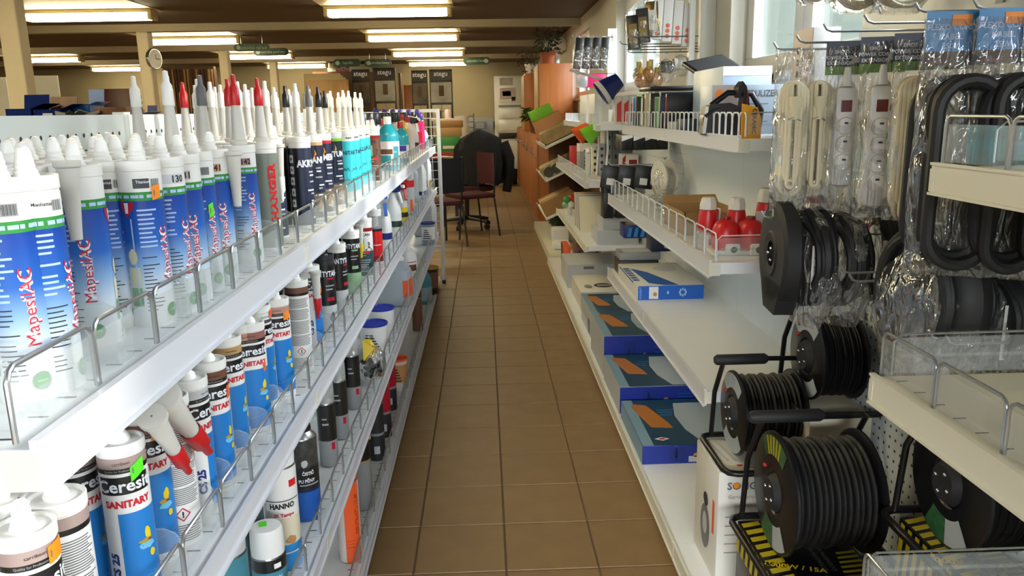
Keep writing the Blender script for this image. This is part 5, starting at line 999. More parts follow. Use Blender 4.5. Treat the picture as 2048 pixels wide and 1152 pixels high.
# ---- cable reels on striped boxes
mat('stripe_yellow', 'b8a81e', .4); mat('reel_green', '2f5c38', .35, noise=.4, nscale=50); mat('reel_label', 'a8aeb0', .4)
def reel_parts(R=.135, w=.2, lab='green'):
    M_ = Matrix.Rotation(PI/2, 4, 'Y'); fl = MB().lathe([(.04, .012), (.05, .0), (R*.95, 0), (R, .003), (R, .008), (R*.95, .01), (.035, .012)], 'black', 40, M_)
    hub = MB().lathe([(.001, -.012), (.034, -.012), (.04, -.004), (.045, .004)], 'black_matte', 24, M_)
    for k in range(4): a = .4+k*PI/2; hub.sphere((-.012, .022*math.cos(a), .022*math.sin(a)), .004, 'chrome', 8, 6)
    hub.sphere((-.008, .04, .05), .006, 'red_dark', 8, 6)
    LBS = []; rr = R*.92
    def sector(a0, a1, r0, r1, m_, x=-.0008):
        n = 10; v = []
        for i in range(n+1): a = math.radians(a0+(a1-a0)*i/n); v += [(x, -r0*math.cos(a), r0*math.sin(a)), (x, -r1*math.cos(a), r1*math.sin(a))]
        LBS.append(('label', MB().add(v, [(2*i, 2*i+1, 2*i+3, 2*i+2) for i in range(n)], m_).mesh('label', False)))
    if lab == 'green':
        sector(60, 130, R*.62, R*.94, 'reel_green'); sector(-120, -50, R*.55, R*.94, 'reel_label'); sector(-120, -85, R*.55, R*.94, 'reel_green', -.0012)
        for k in range(5): sector(76+k*9, 81+k*9, R*.62, R*.93, 'stripe_yellow', -.0012)
    else: sector(50, 140, R*.6, R*.95, 'reel_label'); sector(-130, -40, R*.6, R*.95, 'reel_label')
    wd = MB(); prof = [(.05, .012)]; n = 13; rc = R*.80
    for k in range(n):
        x0 = .014+(w-.028)*k/n; dx = (w-.028)/n
        for t in range(5): a = PI*t/4; prof.append((rc+.011*math.sin(a)+.003*math.sin(k*2.3), x0+dx*(1-math.cos(a))/2))
    prof.append((.05, w-.012)); wd.lathe(prof, 'cable_black', 40, M_)
    fr = MB(); s = R*1.12; c = .03; r = .0085
    fr.tube([(-.02, s*.95, -R*1.0), (-.02, s*.8, R*.2), (-.02, s*.25, R*1.16), (.0, s*.12, R*1.26), (w*.5, s*.1, R*1.28), (w, s*.12, R*1.26), (w+.02, s*.25, R*1.16), (w+.02, s*.8, R*.2), (w+.02, s*.95, -R*1.0)], r*.8, 'black', 10)
    fr.tube([(-.05, -s+c, -R*1.02), (-.05+c*.3, -s+c*.3, -R*1.02), (-.05+c, -s, -R*1.02), (w+.05-c, -s, -R*1.02), (w+.05-c*.3, -s+c*.3, -R*1.02), (w+.05, -s+c, -R*1.02), (w+.05, s-c, -R*1.02), (w+.05-c*.3, s-c*.3, -R*1.02), (w+.05-c, s, -R*1.02), (-.05+c, s, -R*1.02), (-.05+c*.3, s-c*.3, -R*1.02), (-.05, s-c, -R*1.02)], r, 'black', 10, closed=True)
    gp = MB().tube([(-w*.3, R*.1, R*1.28), (-w*.26, R*.1, R*1.28), (w*.5, R*.1, R*1.28), (w*.54, R*.1, R*1.28)], .014, 'black_matte', 12, rs=[.01, .0145, .0145, .01])
    return [('flange', fl.mesh('flange'), None, LBS+[('hub', hub.mesh('hub'))]), ('flange', fl.mesh('flange'), Matrix.Translation((w-.01, 0, 0))), ('cable_winding', wd.mesh('cable_winding', ang=60)), ('frame', fr.mesh('frame')), ('grip', gp.mesh('grip'))]
def striped_box(label, x0, x1, y0, y1, z, h, num):
    def top(b, M_, w, d):
        b.rect(0, w, 0, d, 'black', M_); M2 = M_ @ Matrix.Translation((0, 0, .0004)); n = 9
        for k in range(n): q = d/n; b.fan([(.004, k*q), (.05, k*q+.012), (.05, k*q+q*.58+.012), (.004, k*q+q*.58)], 'stripe_yellow', M2)
        for k in range(8): q = d*.5/8; b.fan([(w-.08+k*.004, k*q+.004), (w-.006, k*q+.01), (w-.006, k*q+q*.5+.01), (w-.08+k*.004, k*q+q*.45+.004)], 'stripe_yellow', M2)
        b.text(num, w*.42, d*.10, .045, 'stripe_yellow', M2, .04, sx=1.2); b.text('4000W / 15A', w*.28, d*.3, .018, 'yellow', M2, .02, rot=-.3)
        for k in range(2): b.text('EXTENSION REEL', w*(.55+.09*k), d*.42, .01, 'mid_grey', M2, 0, rot=PI/2)
    def left(b, M_, w, h_):
        n = 9
        for k in range(n): q = w/n; b.fan([(k*q, h_*.7), (k*q+q*.55, h_*.7), (k*q+q*.55+.01, h_*.99), (k*q+.01, h_*.99)], 'stripe_yellow', M_)
    return carton('reel_box', label, x0, x1, y0, y1, z, h, 'black', None, left, top)
striped_box('black and yellow striped reel box numbered 25 under the front reel', .61, .84, 1.50, 1.80, ZB, .25, '25')
striped_box('black and yellow striped reel box numbered 50 by the panel', .80+.045, .975, 1.24, 1.49, ZB, .42, '50')
carton('lamp_carton', 'white carton with lamp pictures on the base shelf beside the reels', .595, .80, 1.92, 2.14, ZB, .325, 'offwhite',
       lambda b, M_, w, h: (b.text('SOLIGHT', w*.4, h*.88, .022, 'mid_grey', M_, .03), b.ell(w*.23, h*.885, .008, .008, 'orange', M_ @ Matrix.Translation((0, 0, .0005))), b.text('Gartenlampe', w*.32, h*.78, .014, 'taupe', M_, 0), [b.rect(w*.1, w*.5, h*(.6-.08*k), h*(.61-.08*k), 'taupe', M_) for k in range(5)]),
       lambda b, M_, w, h: (b.ell(w*.5, h*.35, w*.2, h*.2, 'mid_grey', M_), b.ell(w*.5, h*.38, w*.1, h*.1, 'light_grey', M_ @ Matrix.Translation((0, 0, .0004))), b.ell(w*.5, h*.6, w*.1, h*.06, 'dark', M_), b.rect(w*.8, w*.88, h*.4, h*.7, 'fluo_orange', M_)),
       lambda b, M_, w, d: (diamond_tag(b, M_ @ Matrix.Translation((0, 0, .001)), w*.32, d*.16, .022), [b.fan([(w*(.1+.1*k), d*.3), (w*(.14+.1*k), d*.3), (w*(.05+.1*k), d*.9), (w*(.02+.1*k), d*.9)], 'light_grey', M_) for k in range(3)]))
thing('cable_reel', 'black cable reel with green and yellow flange label, front of the group', 'cable reel', reel_parts(.14, .2), pose((.64, 1.655, ZB+.25+.1515)))
thing('cable_reel', 'black cable reel with grey flange label standing on the white carton', 'cable reel', reel_parts(.115, .17, 'grey'), pose((.655, 2.02, ZB+.325+.1265)))
thing('cable_reel', 'black cable reel with grey label high at the back', 'cable reel', reel_parts(.115, .12, 'grey'), pose((.835, 1.99, ZB+.49+.1265)))
carton('lamp_carton', 'plain cream carton at the back under the high reel', .81, .97, 1.88, 2.1, ZB, .489, 'cream')
thing('cable_reel', 'black cable reel with green label under the cream shelf', 'cable reel', reel_parts(.13, .10), pose((.86, 1.365, ZB+.42+.1415), 0))
# ---- hanging goods at the tall hooks beyond the games
link('upright', MB().box(1.045, 1.118, 3.95, 3.99, 1.25, 2.24, 'shelf_white').mesh('tall_upright', False), RB[5])
link('upright', MB().box(1.045, 1.118, 6.84, 6.88, 1.2, 1.98, 'shelf_white').mesh('tall_upright', False), RB[7])
for k in range(4):
    x = .855+k*.048; y = 4.0
    b = MB().bevbox(-.022, .022, -.02, .02, -.2, 0, .002, 'label_white'); M_ = face_mx((-.022, -.0207, -.2), (1, 0, 0), (0, 0, 1)); ds = MB()
    for j in range(3): ds.ell(.022, .026+j*.024, .0105, .0105, 'dot_red' if 'dot_red' in MATS or mat('dot_red', 'e0705a', .4) else '', M_, 16)
    thing('bulb_box', 'white hanging bulb box with three red dots, %s from the left' % ORD[k], 'box', [('carton', b.mesh('carton')), ('dots', ds.mesh('dots', False))], pose((x, y, 1.86-k*.012), -.12, 0, .05))
for k in range(3):
    x = .73+k*.045; c = ('black', 'dark', 'gold_foil' if 'gold_foil' in MATS or mat('gold_foil', 'b8a06a', .18, .9) else '')[k]
    b = MB().bevbox(-.03, .03, -.012, .012, -.16, 0, .004, c); b.box(-.02, .02, -.0135, -.012, -.13, -.04, 'gold_foil' if k < 2 else 'offwhite')
    thing('bulb_box', '%s hanging blister pack left of the white bulb boxes' % ('black', 'dark grey', 'gold foil')[k], 'pack', [('pack', b.mesh('pack')), ('bag', pouch(.068, .03, .18, 200+k).mesh('bag'), Matrix.Translation((0, 0, .01)))], pose((x, 4.02-.01*k, 1.775+.03*k), -.3, 0, -.08))
for k in range(7): hook(.70+.018*(k % 3), 3.98+.07*(k % 4), 1.60+.018*k if k < 5 else 1.9+.02*(k-5), XB+.12, 'steel', 'steel peg hook below the white bulb boxes, %s from below' % ORD[k], .003)
bl = MB()
amb = MB()
for k in range(5):
    x, y, z = .77+.04*(k % 3), 3.99+.05*(k//3), 1.47+.03*(k % 2)
    thing('decor_bulb', 'amber glass bulb in clear pack hanging over the cases, %s' % ('first', 'second', 'third', 'fourth', 'fifth')[k], 'bulb', [('glass', MB().sphere((0, 0, 0), .03, 'amber' if 'amber' in MATS or clear_mat('amber', 'b0783a', .55, .5) else '', 14, 10, sc=(1, 1, 1.25)).mesh('glass')), ('cap', MB().lathe([(.012, .034), (.013, .06), (.001, .061)], 'gold', 12).mesh('cap'))], pose((x, y, z)), 'amber bulbs')
thing('spot_lamp', 'white plug-in lamp in clear pack right of the amber bulbs', 'lamp', [('lamp', MB().lathe([(.001, -.03), (.03, -.03), (.034, .02), (.015, .04), (.001, .04)], 'offwhite', 18, Matrix.Rotation(PI/2, 4, 'Y')).mesh('lamp')), ('bag', crumple(.1, .08, .13, 300, 'bag').mesh('bag'), Matrix.Translation((0, 0, -.06)))], pose((.96, 3.99, 1.545)))
thing('spot_lamp', 'dark spot lamp in clear pack beside the amber bulbs', 'lamp', [('lamp', MB().lathe([(.001, -.03), (.026, -.03), (.03, .02), (.012, .04), (.001, .04)], 'dark', 18, Matrix.Rotation(PI/2, 4, 'Y')).mesh('lamp')), ('bag', crumple(.1, .08, .14, 301, 'bag').mesh('bag'), Matrix.Translation((0, 0, -.07)))], pose((.895, 3.99, 1.53)))
# black boxes and the white spool hanging low in the same bay
for k in range(4):
    b = MB().bevbox(-.05, .05, -.02, .02, -.12, 0, .003, 'black'); b.box(-.02, .02, -.0206, -.02, -.1, -.065, 'label_white')
    thing('switch_box', 'black hanging box with white price label, %s from the left' % ORD[k], 'box', [('carton', b.mesh('carton'))], pose((.68+.085*k, 4.28-.02*k, 1.04), -.1, 0, .12))
    hook(.66+.085*k, 4.28-.02*k, 1.045, XB, 'white_wire', 'white peg hook holding a black box, %s from left' % ORD[k])
sp = MB(); M_ = Matrix.Rotation(PI/2, 4, 'Y'); sp.lathe([(.012, .05), (.012, 0), (.085, 0), (.085, .006), (.04, .008), (.04, .05), (.085, .052), (.085, .058), (.012, .058)], 'offwhite', 32, M_)
thing('cable_spool', 'white plastic spool standing at the back of beacon shelf', 'spool', [('spool', sp.mesh('spool')), ('bag', crumple(.11, .19, .19, 310, 'bag').mesh('bag'), Matrix.Translation((.03, 0, -.09)))], pose((.84, 3.86, ZR3+.086), .25))
for k in range(4):
    carton('black_tray', 'black and white box under the upper shelf, %s from the far end' % ORD[k], .70+.06*k, .757+.06*k, 4.1, 4.3, 1.13, .075, 'black', lambda b, M_, w, h: b.fan([(0, h*.6), (w, h*.85), (w, h), (0, h)], 'label_white', M_))
# ---- far bays: desk lamps, boxes, books
def lamp_shade(c, r0=.035, r1=.062, h=.1): return MB().lathe([(.001, h), (r0, h), (r0, h-.003), (r1, 0), (r1-.003, 0), (r0-.003, h-.006)], c, 24).mesh('shade')
for k, (x, y, c, d) in enumerate(((.70, 5.05, 'lime', 'green'), (.665, 5.2, 'fluo_orange', 'orange'))):
    st = MB().lathe([(.001, 0), (.06, 0), (.06, .012), (.05, .018), (.001, .02)], 'white', 24); tb = MB().tube([(.03, 0, .02), (.045, 0, .2), (.04, 0, .3), (.01, 0, .345), (-.03, 0, .34)], .007, 'white', 8)
    thing('desk_lamp', 'white desk lamp with %s shade on the far middle shelf' % d, 'desk lamp', [('base', st.mesh('base')), ('stem', tb.mesh('stem')), ('shade', lamp_shade(c), Matrix.Translation((-.02, 0, .33)) @ Matrix.Rotation(.9, 4, 'Y') @ Matrix.Translation((0, 0, -.1)))], pose((x+.03, y, .897)))
thing('desk_lamp', 'blue shaded desk lamp standing on the far top shelf', 'desk lamp', [('base', MB().lathe([(.001, 0), (.06, 0), (.06, .014), (.001, .018)], 'white', 24).mesh('base')), ('stem', MB().tube([(.02, 0, .018), (.04, 0, .12), (.03, 0, .24)], .007, 'white', 8).mesh('stem')), ('shade', MB().lathe([(.001, .14), (.045, .14), (.08, 0), (.077, 0), (.043, .135)], 'deep_blue', 24).lathe([(.0805, 0), (.0805, .012), (.074, .03)], 'white', 24).mesh('shade'), Matrix.Translation((.0, 0, .22)) @ Matrix.Rotation(.95, 4, 'Y') @ Matrix.Translation((0, 0, -.06))), ('tube_lamp', MB().tube([(-.24, 0, .33), (-.04, 0, .27)], .008, 'white_gloss', 8).mesh('tube_lamp'))], pose((.77, 5.0, 1.242)))
for k in range(4):
    carton('bulb_carton', 'white box with red flag panel, %s of four on the far top shelf' % ORD[k], .80+.044*k, .842+.044*k, 4.95, 5.05, 1.242, .17, 'label_white', lambda b, M_, w, h: b.fan([(w*.3, h*.1), (w*.95, h*.1), (w*.95, h*.85), (w*.3, h*.72)], 'bright_red', M_), group=None)
carton('lamp_carton', 'large plain white box on the far top shelf', .70, .79, 5.12, 5.4, 1.242, .19, 'label_white', lambda b, M_, w, h: b.rect(w*.5, w*.95, h*.1, h*.8, 'offwhite', M_))
carton('lamp_carton', 'white box with drawn outline behind the plain white box', .70, .80, 5.5, 5.9, 1.242, .19, 'white')
pk = MB().bevbox(-.1, .1, -.02, .02, -.1, 0, .01, 'magenta'); 
thing('pink_pack', 'magenta packaged toy lamp hanging beside the wooden cabinet', 'pack', [('card', pk.mesh('card')), ('blister', MB().bevbox(-.13, -.04, -.05, -.01, -.1, .0, .02, 'bottle_clear').bevbox(-.115, -.055, -.045, -.015, -.09, -.03, .01, 'dark_green').mesh('blister'))], pose((.86, 6.4, 1.60), -.1))
hook(.72, 6.42, 1.605, 1.04, 'steel', 'steel hook holding the magenta pack')
for k in range(4):
    b = MB().bevbox(-.03, .03, -.015, .015, -.24, 0, .006, 'black'); b.box(-.024, .024, -.0156, -.015, -.18, -.17, 'light_grey')
    thing('torch_pack', 'black hanging blister pack high on the far hooks, %s from left' % ORD[k], 'pack', [('pack', b.mesh('pack')), ('bag', pouch(.075, .04, .26, 320+k).mesh('bag'), Matrix.Translation((0, 0, .01)))], pose((.78+.07*k, 6.6, 1.89), 0, 0, .1))
    hook(.72+.02*k, 6.6+.02*k, 1.895, 1.05, 'steel', 'steel hook of a black blister pack, %s from left' % ORD[k])
for k in range(5):
    carton('small_appliance_box', 'small printed box on the far middle shelf, %s from the near end' % ORD[k], .70+.03*(k % 2), .84+.03*(k % 2), 5.35+k*.27, 5.55+k*.27, .897, (.15, .17, .13, .18, .15)[k], ('light_grey', 'label_white', 'grey', 'label_white', 'red')[k], lambda b, M_, w, h: [b.ell(w*.3, h*(.3+.2*j), w*.08, h*.06, 'dark', M_) for j in range(3)])
for k in range(6):
    carton('socket_pack', 'tall grey socket pack behind the desk lamps, %s from the left' % ORD[k], .70+.045*k, .742+.045*k, 5.24, 5.28, .897, (.2, .22, .3, .3, .29, .3)[k], ('cream', 'light_grey', 'grey', 'mid_grey', 'grey', 'mid_grey')[k], lambda b, M_, w, h: [b.ell(w*.5, h*(.25+.2*j), w*.22, h*.05, 'dark', M_) for j in range(4)])
carton('light_box', 'white and red printed box in front of the grey socket packs', .86, .96, 5.0, 5.15, .897, .16, 'label_white', lambda b, M_, w, h: (b.fan([(0, h*.2), (w*.2, h*.2), (w*.2, h), (0, h*.85)], 'red', M_), b.rect(w*.4, w*.9, h*.4, h*.8, 'red_dark', M_)))
for k in range(7):
    carton('record_sleeve', 'leaning flat sleeve on the far lower shelf, %s from near end' % ORD[k], .66, .86, 5.5+k*.055, 5.512+k*.055, .50, .26, ('cream', 'light_grey', 'taupe', 'offwhite', 'grey', 'cream', 'tan')[k], rx=math.radians(-24))
carton('grey_box', 'pale grey box with slot on the far lower shelf', .70, .96, 4.95, 5.25, .50, .09, 'light_grey', None, None, lambda b, M_, w, d: b.ell(w*.5, d*.6, w*.3, d*.2, 'mid_grey', M_))
carton('grey_box', 'pale grey box stacked on the slotted one, far lower shelf', .74, .97, 5.0, 5.3, .5905, .075, 'light_grey', None, None, lambda b, M_, w, d: b.rect(w*.2, w*.8, d*.3, d*.8, 'grey', M_))
carton('wafer_box', 'blue box with gold lid jutting from under the beacon shelf', .78, .93, 4.45, 4.6, .62, .075, 'deep_blue', lambda b, M_, w, h: [b.fan([(w*(.1+.25*j), h*.1), (w*(.25+.25*j), h*.1), (w*(.3+.25*j), h*.8), (w*(.18+.25*j), h*.8)], 'sky_blue', M_) for j in range(3)], None, None, None, None, 'gold_foil', rx=.0)
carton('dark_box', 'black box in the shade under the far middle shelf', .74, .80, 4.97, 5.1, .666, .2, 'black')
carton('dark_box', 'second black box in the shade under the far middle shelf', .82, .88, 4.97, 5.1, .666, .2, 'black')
fl_ = MB()
for k in range(7): fl_.sphere((random.uniform(-.03, .03), random.uniform(-.04, .04), .1+random.uniform(-.02, .03)), .03, ('red', 'red', 'pic_green', 'offwhite', 'red', 'green', 'red')[k], 9, 6)
thing('flower', 'red and green artificial flowers on the far lower shelf', 'flowers', [('blooms', fl_.mesh('blooms')), ('pot', MB().lathe([(.001, 0), (.03, 0), (.04, .08), (.001, .08)], 'offwhite', 14).mesh('pot'))], pose((.67, 6.45, .502)))
# ================================================================== BACK OF THE SHOP
def P(px, py, Y): return ony(px, py, Y)
# second gondola row seen over the left panel, carrying the blue boxes
sg = setp(link('shelving_bay', None), 'grey shelving row seen over the left panel, carrying the blue open boxes', 'shelving')
for z in (.1, .5, .9, 1.28): link('shelf', MB().box(-5.2, -1.3, 5.75, 6.2, z-.03, z, 'shelf_white').mesh('shelf', False), sg)
for x in (-5.2, -3.9, -2.6, -1.34): link('upright', MB().box(x, x+.04, 5.96, 6.0, 0, 1.3, 'shelf_white').mesh('upright', False), sg)
mat('box_navy', '0a1c58', .85, spec=.1); mat('box_navy_in', '0e1830', .6)
def open_box(label, px0, px1, Y, z, h, c, inside, lab=None, flapc='wood_brown', flap=1, name='open_carton', d=.24):
    x0, x1 = P(px0, 230, Y)[0], P(px1, 230, Y)[0]; w_ = x1-x0; b = MB(); t = .004
    for a in ((0, w_, 0, t, 0, h), (0, w_, d-t, d, 0, h), (0, t, 0, d, 0, h), (w_-t, w_, 0, d, 0, h), (0, w_, 0, d, 0, t)): b.box(*a, c)
    p = [('carton', b.mesh('carton', False))]
    p.append(('flap', MB().box(0, w_, 0, t, 0, h*.8, flapc).mesh('flap', False), Matrix.Translation((0, d, h)) @ Matrix.Rotation(-.25*flap, 4, 'X')))
    p.append(('flap', MB().box(0, w_*.5, 0, d, 0, t, c).mesh('flap', False), Matrix.Translation((w_, 0, h)) @ Matrix.Rotation(-.35, 4, 'Y')))
    if lab: p.append(('print', MB().rect(w_*lab[0], w_*lab[1], h*lab[2], h*lab[3], 'light_grey', face_mx((0, -.001, 0), (1, 0, 0), (0, 0, 1))).mesh('print', False)))
    return thing(name, label, 'box', p, pose((x0, Y, z)))
open_box('blue open carton with raised blue flap, left of the pair', 12, 64, 5.85, 1.281, .13, 'box_navy', 'box_navy_in', (.28, .75, .4, .62), 'box_navy')
open_box('blue open carton with brown flap, right of the pair', 66, 122, 5.85, 1.281, .12, 'box_navy', 'box_navy_in', (.35, .7, .1, .8))
open_box('small light blue carton beyond the open blue pair', 148, 180, 6.0, 1.281, .15, 'blue', 'navy', (.5, .95, .05, .5), 'blue')
open_box('small blue carton before the white poster stand', 268, 288, 6.0, 1.281, .08, 'deep_blue', 'navy', None, 'deep_blue')
x0, x1 = P(190, 230, 5.8)[0], P(252, 230, 5.8)[0]
thing('dark_carton', 'dark brown carton on the far shelving row', 'box', [('carton', MB().bevbox(x0, x1, 5.8, 6.1, 1.281, 1.41, .004, 'wood_brown').mesh('carton'))])
hp = MB()
for k in range(16): hp.tube([(random.uniform(-.25, .25), random.uniform(-.08, .08), .02), (random.uniform(-.2, .2), random.uniform(-.05, .05), .05+random.uniform(0, .06)), (random.uniform(-.28, .28), random.uniform(-.08, .08), .025)], .014, ('black', 'dark', 'mid_grey')[k % 3], 7)
thing('hose', 'heap of dark hoses between the blue cartons', 'hose', [('hose', hp.mesh('hose'))], pose((P(160, 235, 5.85)[0], 5.83, 1.278)))
# boards and furniture along the far wall
def panel(name, label, cat, px0, px1, py0, py1, Y, m_, t=.02, floor=True, prints=None):
    a, b = P(px0, py0, Y), P(px1, py1, Y); w_ = b[0]-a[0]; h = a[2]-(0 if floor else b[2]); z0 = 0 if floor else b[2]
    p = [('board', MB().bevbox(0, w_, 0, t, 0, h, min(.004, t*.3), m_).mesh('board'))]
    if prints:
        q = MB(); prints(q, face_mx((0, -.001, 0), (1, 0, 0), (0, 0, 1)), w_, h); p.append(('print', q.mesh('print', False)))
    return thing(name, label, cat, p, pose((a[0], Y, z0)))
panel('white_board', 'tall white board leaning behind the open blue cartons', 'board', 56, 126, 152, 240, 7.4, 'offwhite')
panel('white_board', 'white board at the left edge behind the blue cartons', 'board', -40, 24, 155, 240, 7.4, 'offwhite')
panel('wall_cabinet', 'dark red brown cabinet against the far wall', 'cabinet', 200, 266, 178, 240, 15.6, 'cab_red' if mat('cab_red', '4a2018', .45, noise=.15, nscale=3) else '', .4)
def posters(q, M_, w, h):
    for k in range(5):
        zz = h-.25-k*.24; q.rect(w*.05, w*.95, zz, zz+.2, ('pic_cream', 'taupe', 'pic_cream', 'light_grey', 'pic_cream')[k], M_); q.ell(w*(.25+.12*k), zz+.1, w*.13, .05, ('dark', 'dark_green', 'grey', 'dark', 'tan')[k], M_ @ Matrix.Translation((0, 0, .001)), 9); q.rect(w*.1, w*.4, zz+.02, zz+.05, 'fine_grey', M_ @ Matrix.Translation((0, 0, .001)))
panel('poster_stand', 'white stand covered with small catalogue pictures', 'display', 265, 312, 168, 240, 9.8, 'cream', .05, prints=posters)
# rack of upright floor samples
rk = setp(link('sample_rack', None), 'rack of upright brown and tan floor samples at the far left', 'rack')
px = 327
mats_ = ['wood_light', 'wood_brown', 'wood_light', 'cab_red', 'wood_brown', 'wood_light']
k = 0
while px < 432:
    wpx = 5.5+2.5*((k*7) % 3); a, b = P(px, 138, 13.4), P(px+wpx-.6, 208, 13.4)
    link('sample_plank', MB().box(a[0], b[0], 13.4+.02*(k % 3), 13.45+.02*(k % 3), 1.0, a[2], mats_[k % 6]).mesh('sample_plank', False), rk); px += wpx; k += 1
a, b = P(325, 138, 13.5), P(434, 208, 13.5)
link('rack_body', MB().box(a[0], b[0], 13.5, 13.6, 0, a[2]+.03, 'wood_brown').box(a[0], b[0], 13.3, 13.5, 0, .98, 'wood_brown').mesh('rack_body', False), rk)
# door leaves leaning, cartons on top
for k in range(4):
    panel('door_leaf', 'tan door leaf leaning in the stack, %s from the front' % ORD[k], 'door leaf', 616-k*3, 692-k*3+9-k*2, 160-k*4, 240, 15.2+k*.12, 'wood_light' if k == 0 else 'wood_pale' if 'wood_pale' in MATS or mat('wood_pale', 'c2ad80', .6) else '', .05)
a, b = P(654, 126, 16.75), P(738, 142, 16.75)
thing('wall_cabinet', 'dark cupboard carrying the white and red cartons', 'cabinet', [('cupboard', MB().box(a[0]-.3, b[0], 16.75, 17.4, 0, b[2], 'wood_brown').mesh('cupboard', False))])
carton('long_carton', 'long white carton with red lettering on top of the cupboard', a[0], b[0]-.4, 16.76, 17.2, b[2]+.001, a[2]-b[2], 'offwhite', lambda q, M_, w, h: (q.rect(w*.38, w, 0, h, 'red_dark', M_), q.text('KOHO', w*.65, h*.45, h*.5, 'offwhite', M_ @ Matrix.Translation((0, 0, .002)), .02)))
carton('long_carton', 'short white carton right of the red lettered one', b[0]-.38, b[0], 16.76, 17.2, b[2]+.001, (a[2]-b[2])*.8, 'offwhite')
# stone veneer display boards
mat('stone_cream', 'b8a884', .8, noise=.12, nscale=6, bump=.4); mat('stone_brown', '5c4632', .8, noise=.25, nscale=8, bump=.4); mat('stone_pale', 'cfc6ae', .8, noise=.06, nscale=6, bump=.3); mat('room_photo', '6a5a4c', .5, noise=.6, nscale=3); mat('room_photo2', 'a8a49c', .5, noise=.35, nscale=3); mat('stand_dark', '2a2018', .5)
def stegu(label, px0, px1, top, Y, photo, stone, light=True):
    a, b = P(px0, top, Y), P(px1, 240, Y); w_ = b[0]-a[0]; H = a[2]
    brd = MB().bevbox(0, w_, 0, .06, 0, H, .01, 'stand_dark'); cr = MB()
    n = 10
    cr.prism([(0, 0), (w_, 0), (w_, .16), (w_*.5, .185), (0, .16)], -.01, .0, 'stand_dark', Matrix.Translation((0, -.002, H-.2)) @ Matrix.Rotation(PI/2, 4, 'X'))
    ph = MB().rect(.02, w_-.02, H-.62, H-.24, photo, face_mx((0, -.003, 0), (1, 0, 0), (0, 0, 1)))
    ph.rect(w_*.4, w_*.62, H-.5, H-.3, 'stone_brown', face_mx((0, -.004, 0), (1, 0, 0), (0, 0, 1)))
    sl = []
    for r in range(5):
        for c in range(2):
            z0 = H-.66-(r+1)*.125; xx0 = .03+c*(w_-.06)/2; sl.append(('stone_slab', MB().bevbox(xx0+.003, xx0+(w_-.06)/2-.003, -.025-.004*((r+c) % 2), 0, z0+.003, z0+.122, .006, stone).mesh('stone_slab')))
    tx_ = MB().text('stegu', w_*.5, H-.1, .105, 'print_white', face_mx((0, -.0145, 0), (1, 0, 0), (0, 0, 1)), .02)
    thing('display_board', label, 'display board', [('board', brd.mesh('board')), ('crown', cr.mesh('crown', False)), ('lettering', tx_.mesh('lettering', False)), ('photograph', ph.mesh('photograph', False))]+sl, pose((a[0], Y, 0)))
stegu('stone veneer display board lettered stegu with dark photo, leftmost', 702, 744, 139, 16.0, 'room_photo', 'stone_brown')
stegu('stone veneer display board lettered stegu with bright photo, second', 746, 795, 136, 15.9, 'room_photo2', 'stone_cream')
stegu('stone veneer display board lettered stegu with cream slabs, third', 822, 858, 141, 16.0, 'room_photo', 'stone_cream')
stegu('stone veneer display board lettered stegu with pale slabs, rightmost', 858, 907, 139, 15.9, 'room_photo2', 'stone_pale')
panel('side_board', 'orange wooden board between the pairs of stone displays', 'board', 807, 832, 170, 240, 16.3, 'wood_orange', .04)
panel('side_board', 'brown wooden edge right of the second stone display', 'board', 796, 805, 146, 240, 16.1, 'wood_brown', .3)
# hanging signs
mat('sign_green', '1d4a26', .4); mat('sign_text', 'a8b8a0', .5)
for k, (p0, p1, py, Y, c, t) in enumerate(((468, 540, 95, 10.6, 'sign_green', 'zednické nářadí'), (507, 578, 104, 11.4, 'dark_green', 'malířské potřeby'), (666, 722, 126, 14.4, 'dark_green', 'lepidla'), (728, 783, 126, 14.4, 'dark_green', 'sádrokartony'), (926, 981, 122, 14.2, 'dark_green', 'stavební hmoty'))):
    a, b = P(p0, py-7, Y), P(p1, py+7, Y); w_ = b[0]-a[0]; h = a[2]-b[2]; n = 8
    out = [(h/2-h/2*math.sin(PI*i/n), h/2-h/2*math.cos(PI*i/n)) for i in range(n+1)]+[(w_-h/2+h/2*math.sin(PI*i/n), h/2+h/2*math.cos(PI*i/n)) for i in range(n+1)]
    bd = MB().prism(out[::-1], 0, .02, c, Matrix.Rotation(PI/2, 4, 'X')); tt = MB().text(t, w_*.54, h*.48, h*.5, 'sign_text', face_mx((0, -.022, 0), (1, 0, 0), (0, 0, 1)), 0, sx=min(1, w_*.8/(h*.5*glyphs(t, 0)[2]))); ic = MB().ell(h*.62 if k < 4 else w_-h*.62, h*.5, h*.3, h*.3, 'sign_text', face_mx((0, -.022, 0), (1, 0, 0), (0, 0, 1)), 14)
    wi = MB().tube([(w_*.2, 0, h*.9), (w_*.2, 0, ZC-b[2])], .003, 'steel', 5); wi2 = MB().tube([(w_*.8, 0, h*.9), (w_*.8, 0, ZC-b[2])], .003, 'steel', 5)
    thing('hanging_sign', ('bright green hanging sign with white lettering, nearest of the signs', 'dark green hanging sign behind the bright green one', 'dark green hanging sign over the white and red cartons', 'dark green hanging sign over the second stone display', 'dark green hanging sign beside the last aisle light')[k], 'sign', [('board', bd.mesh('board')), ('lettering', tt.mesh('lettering', False)), ('icon', ic.mesh('icon', False)), ('wire', wi.mesh('wire')), ('wire', wi2.mesh('wire'))], pose((a[0], Y, b[2])))
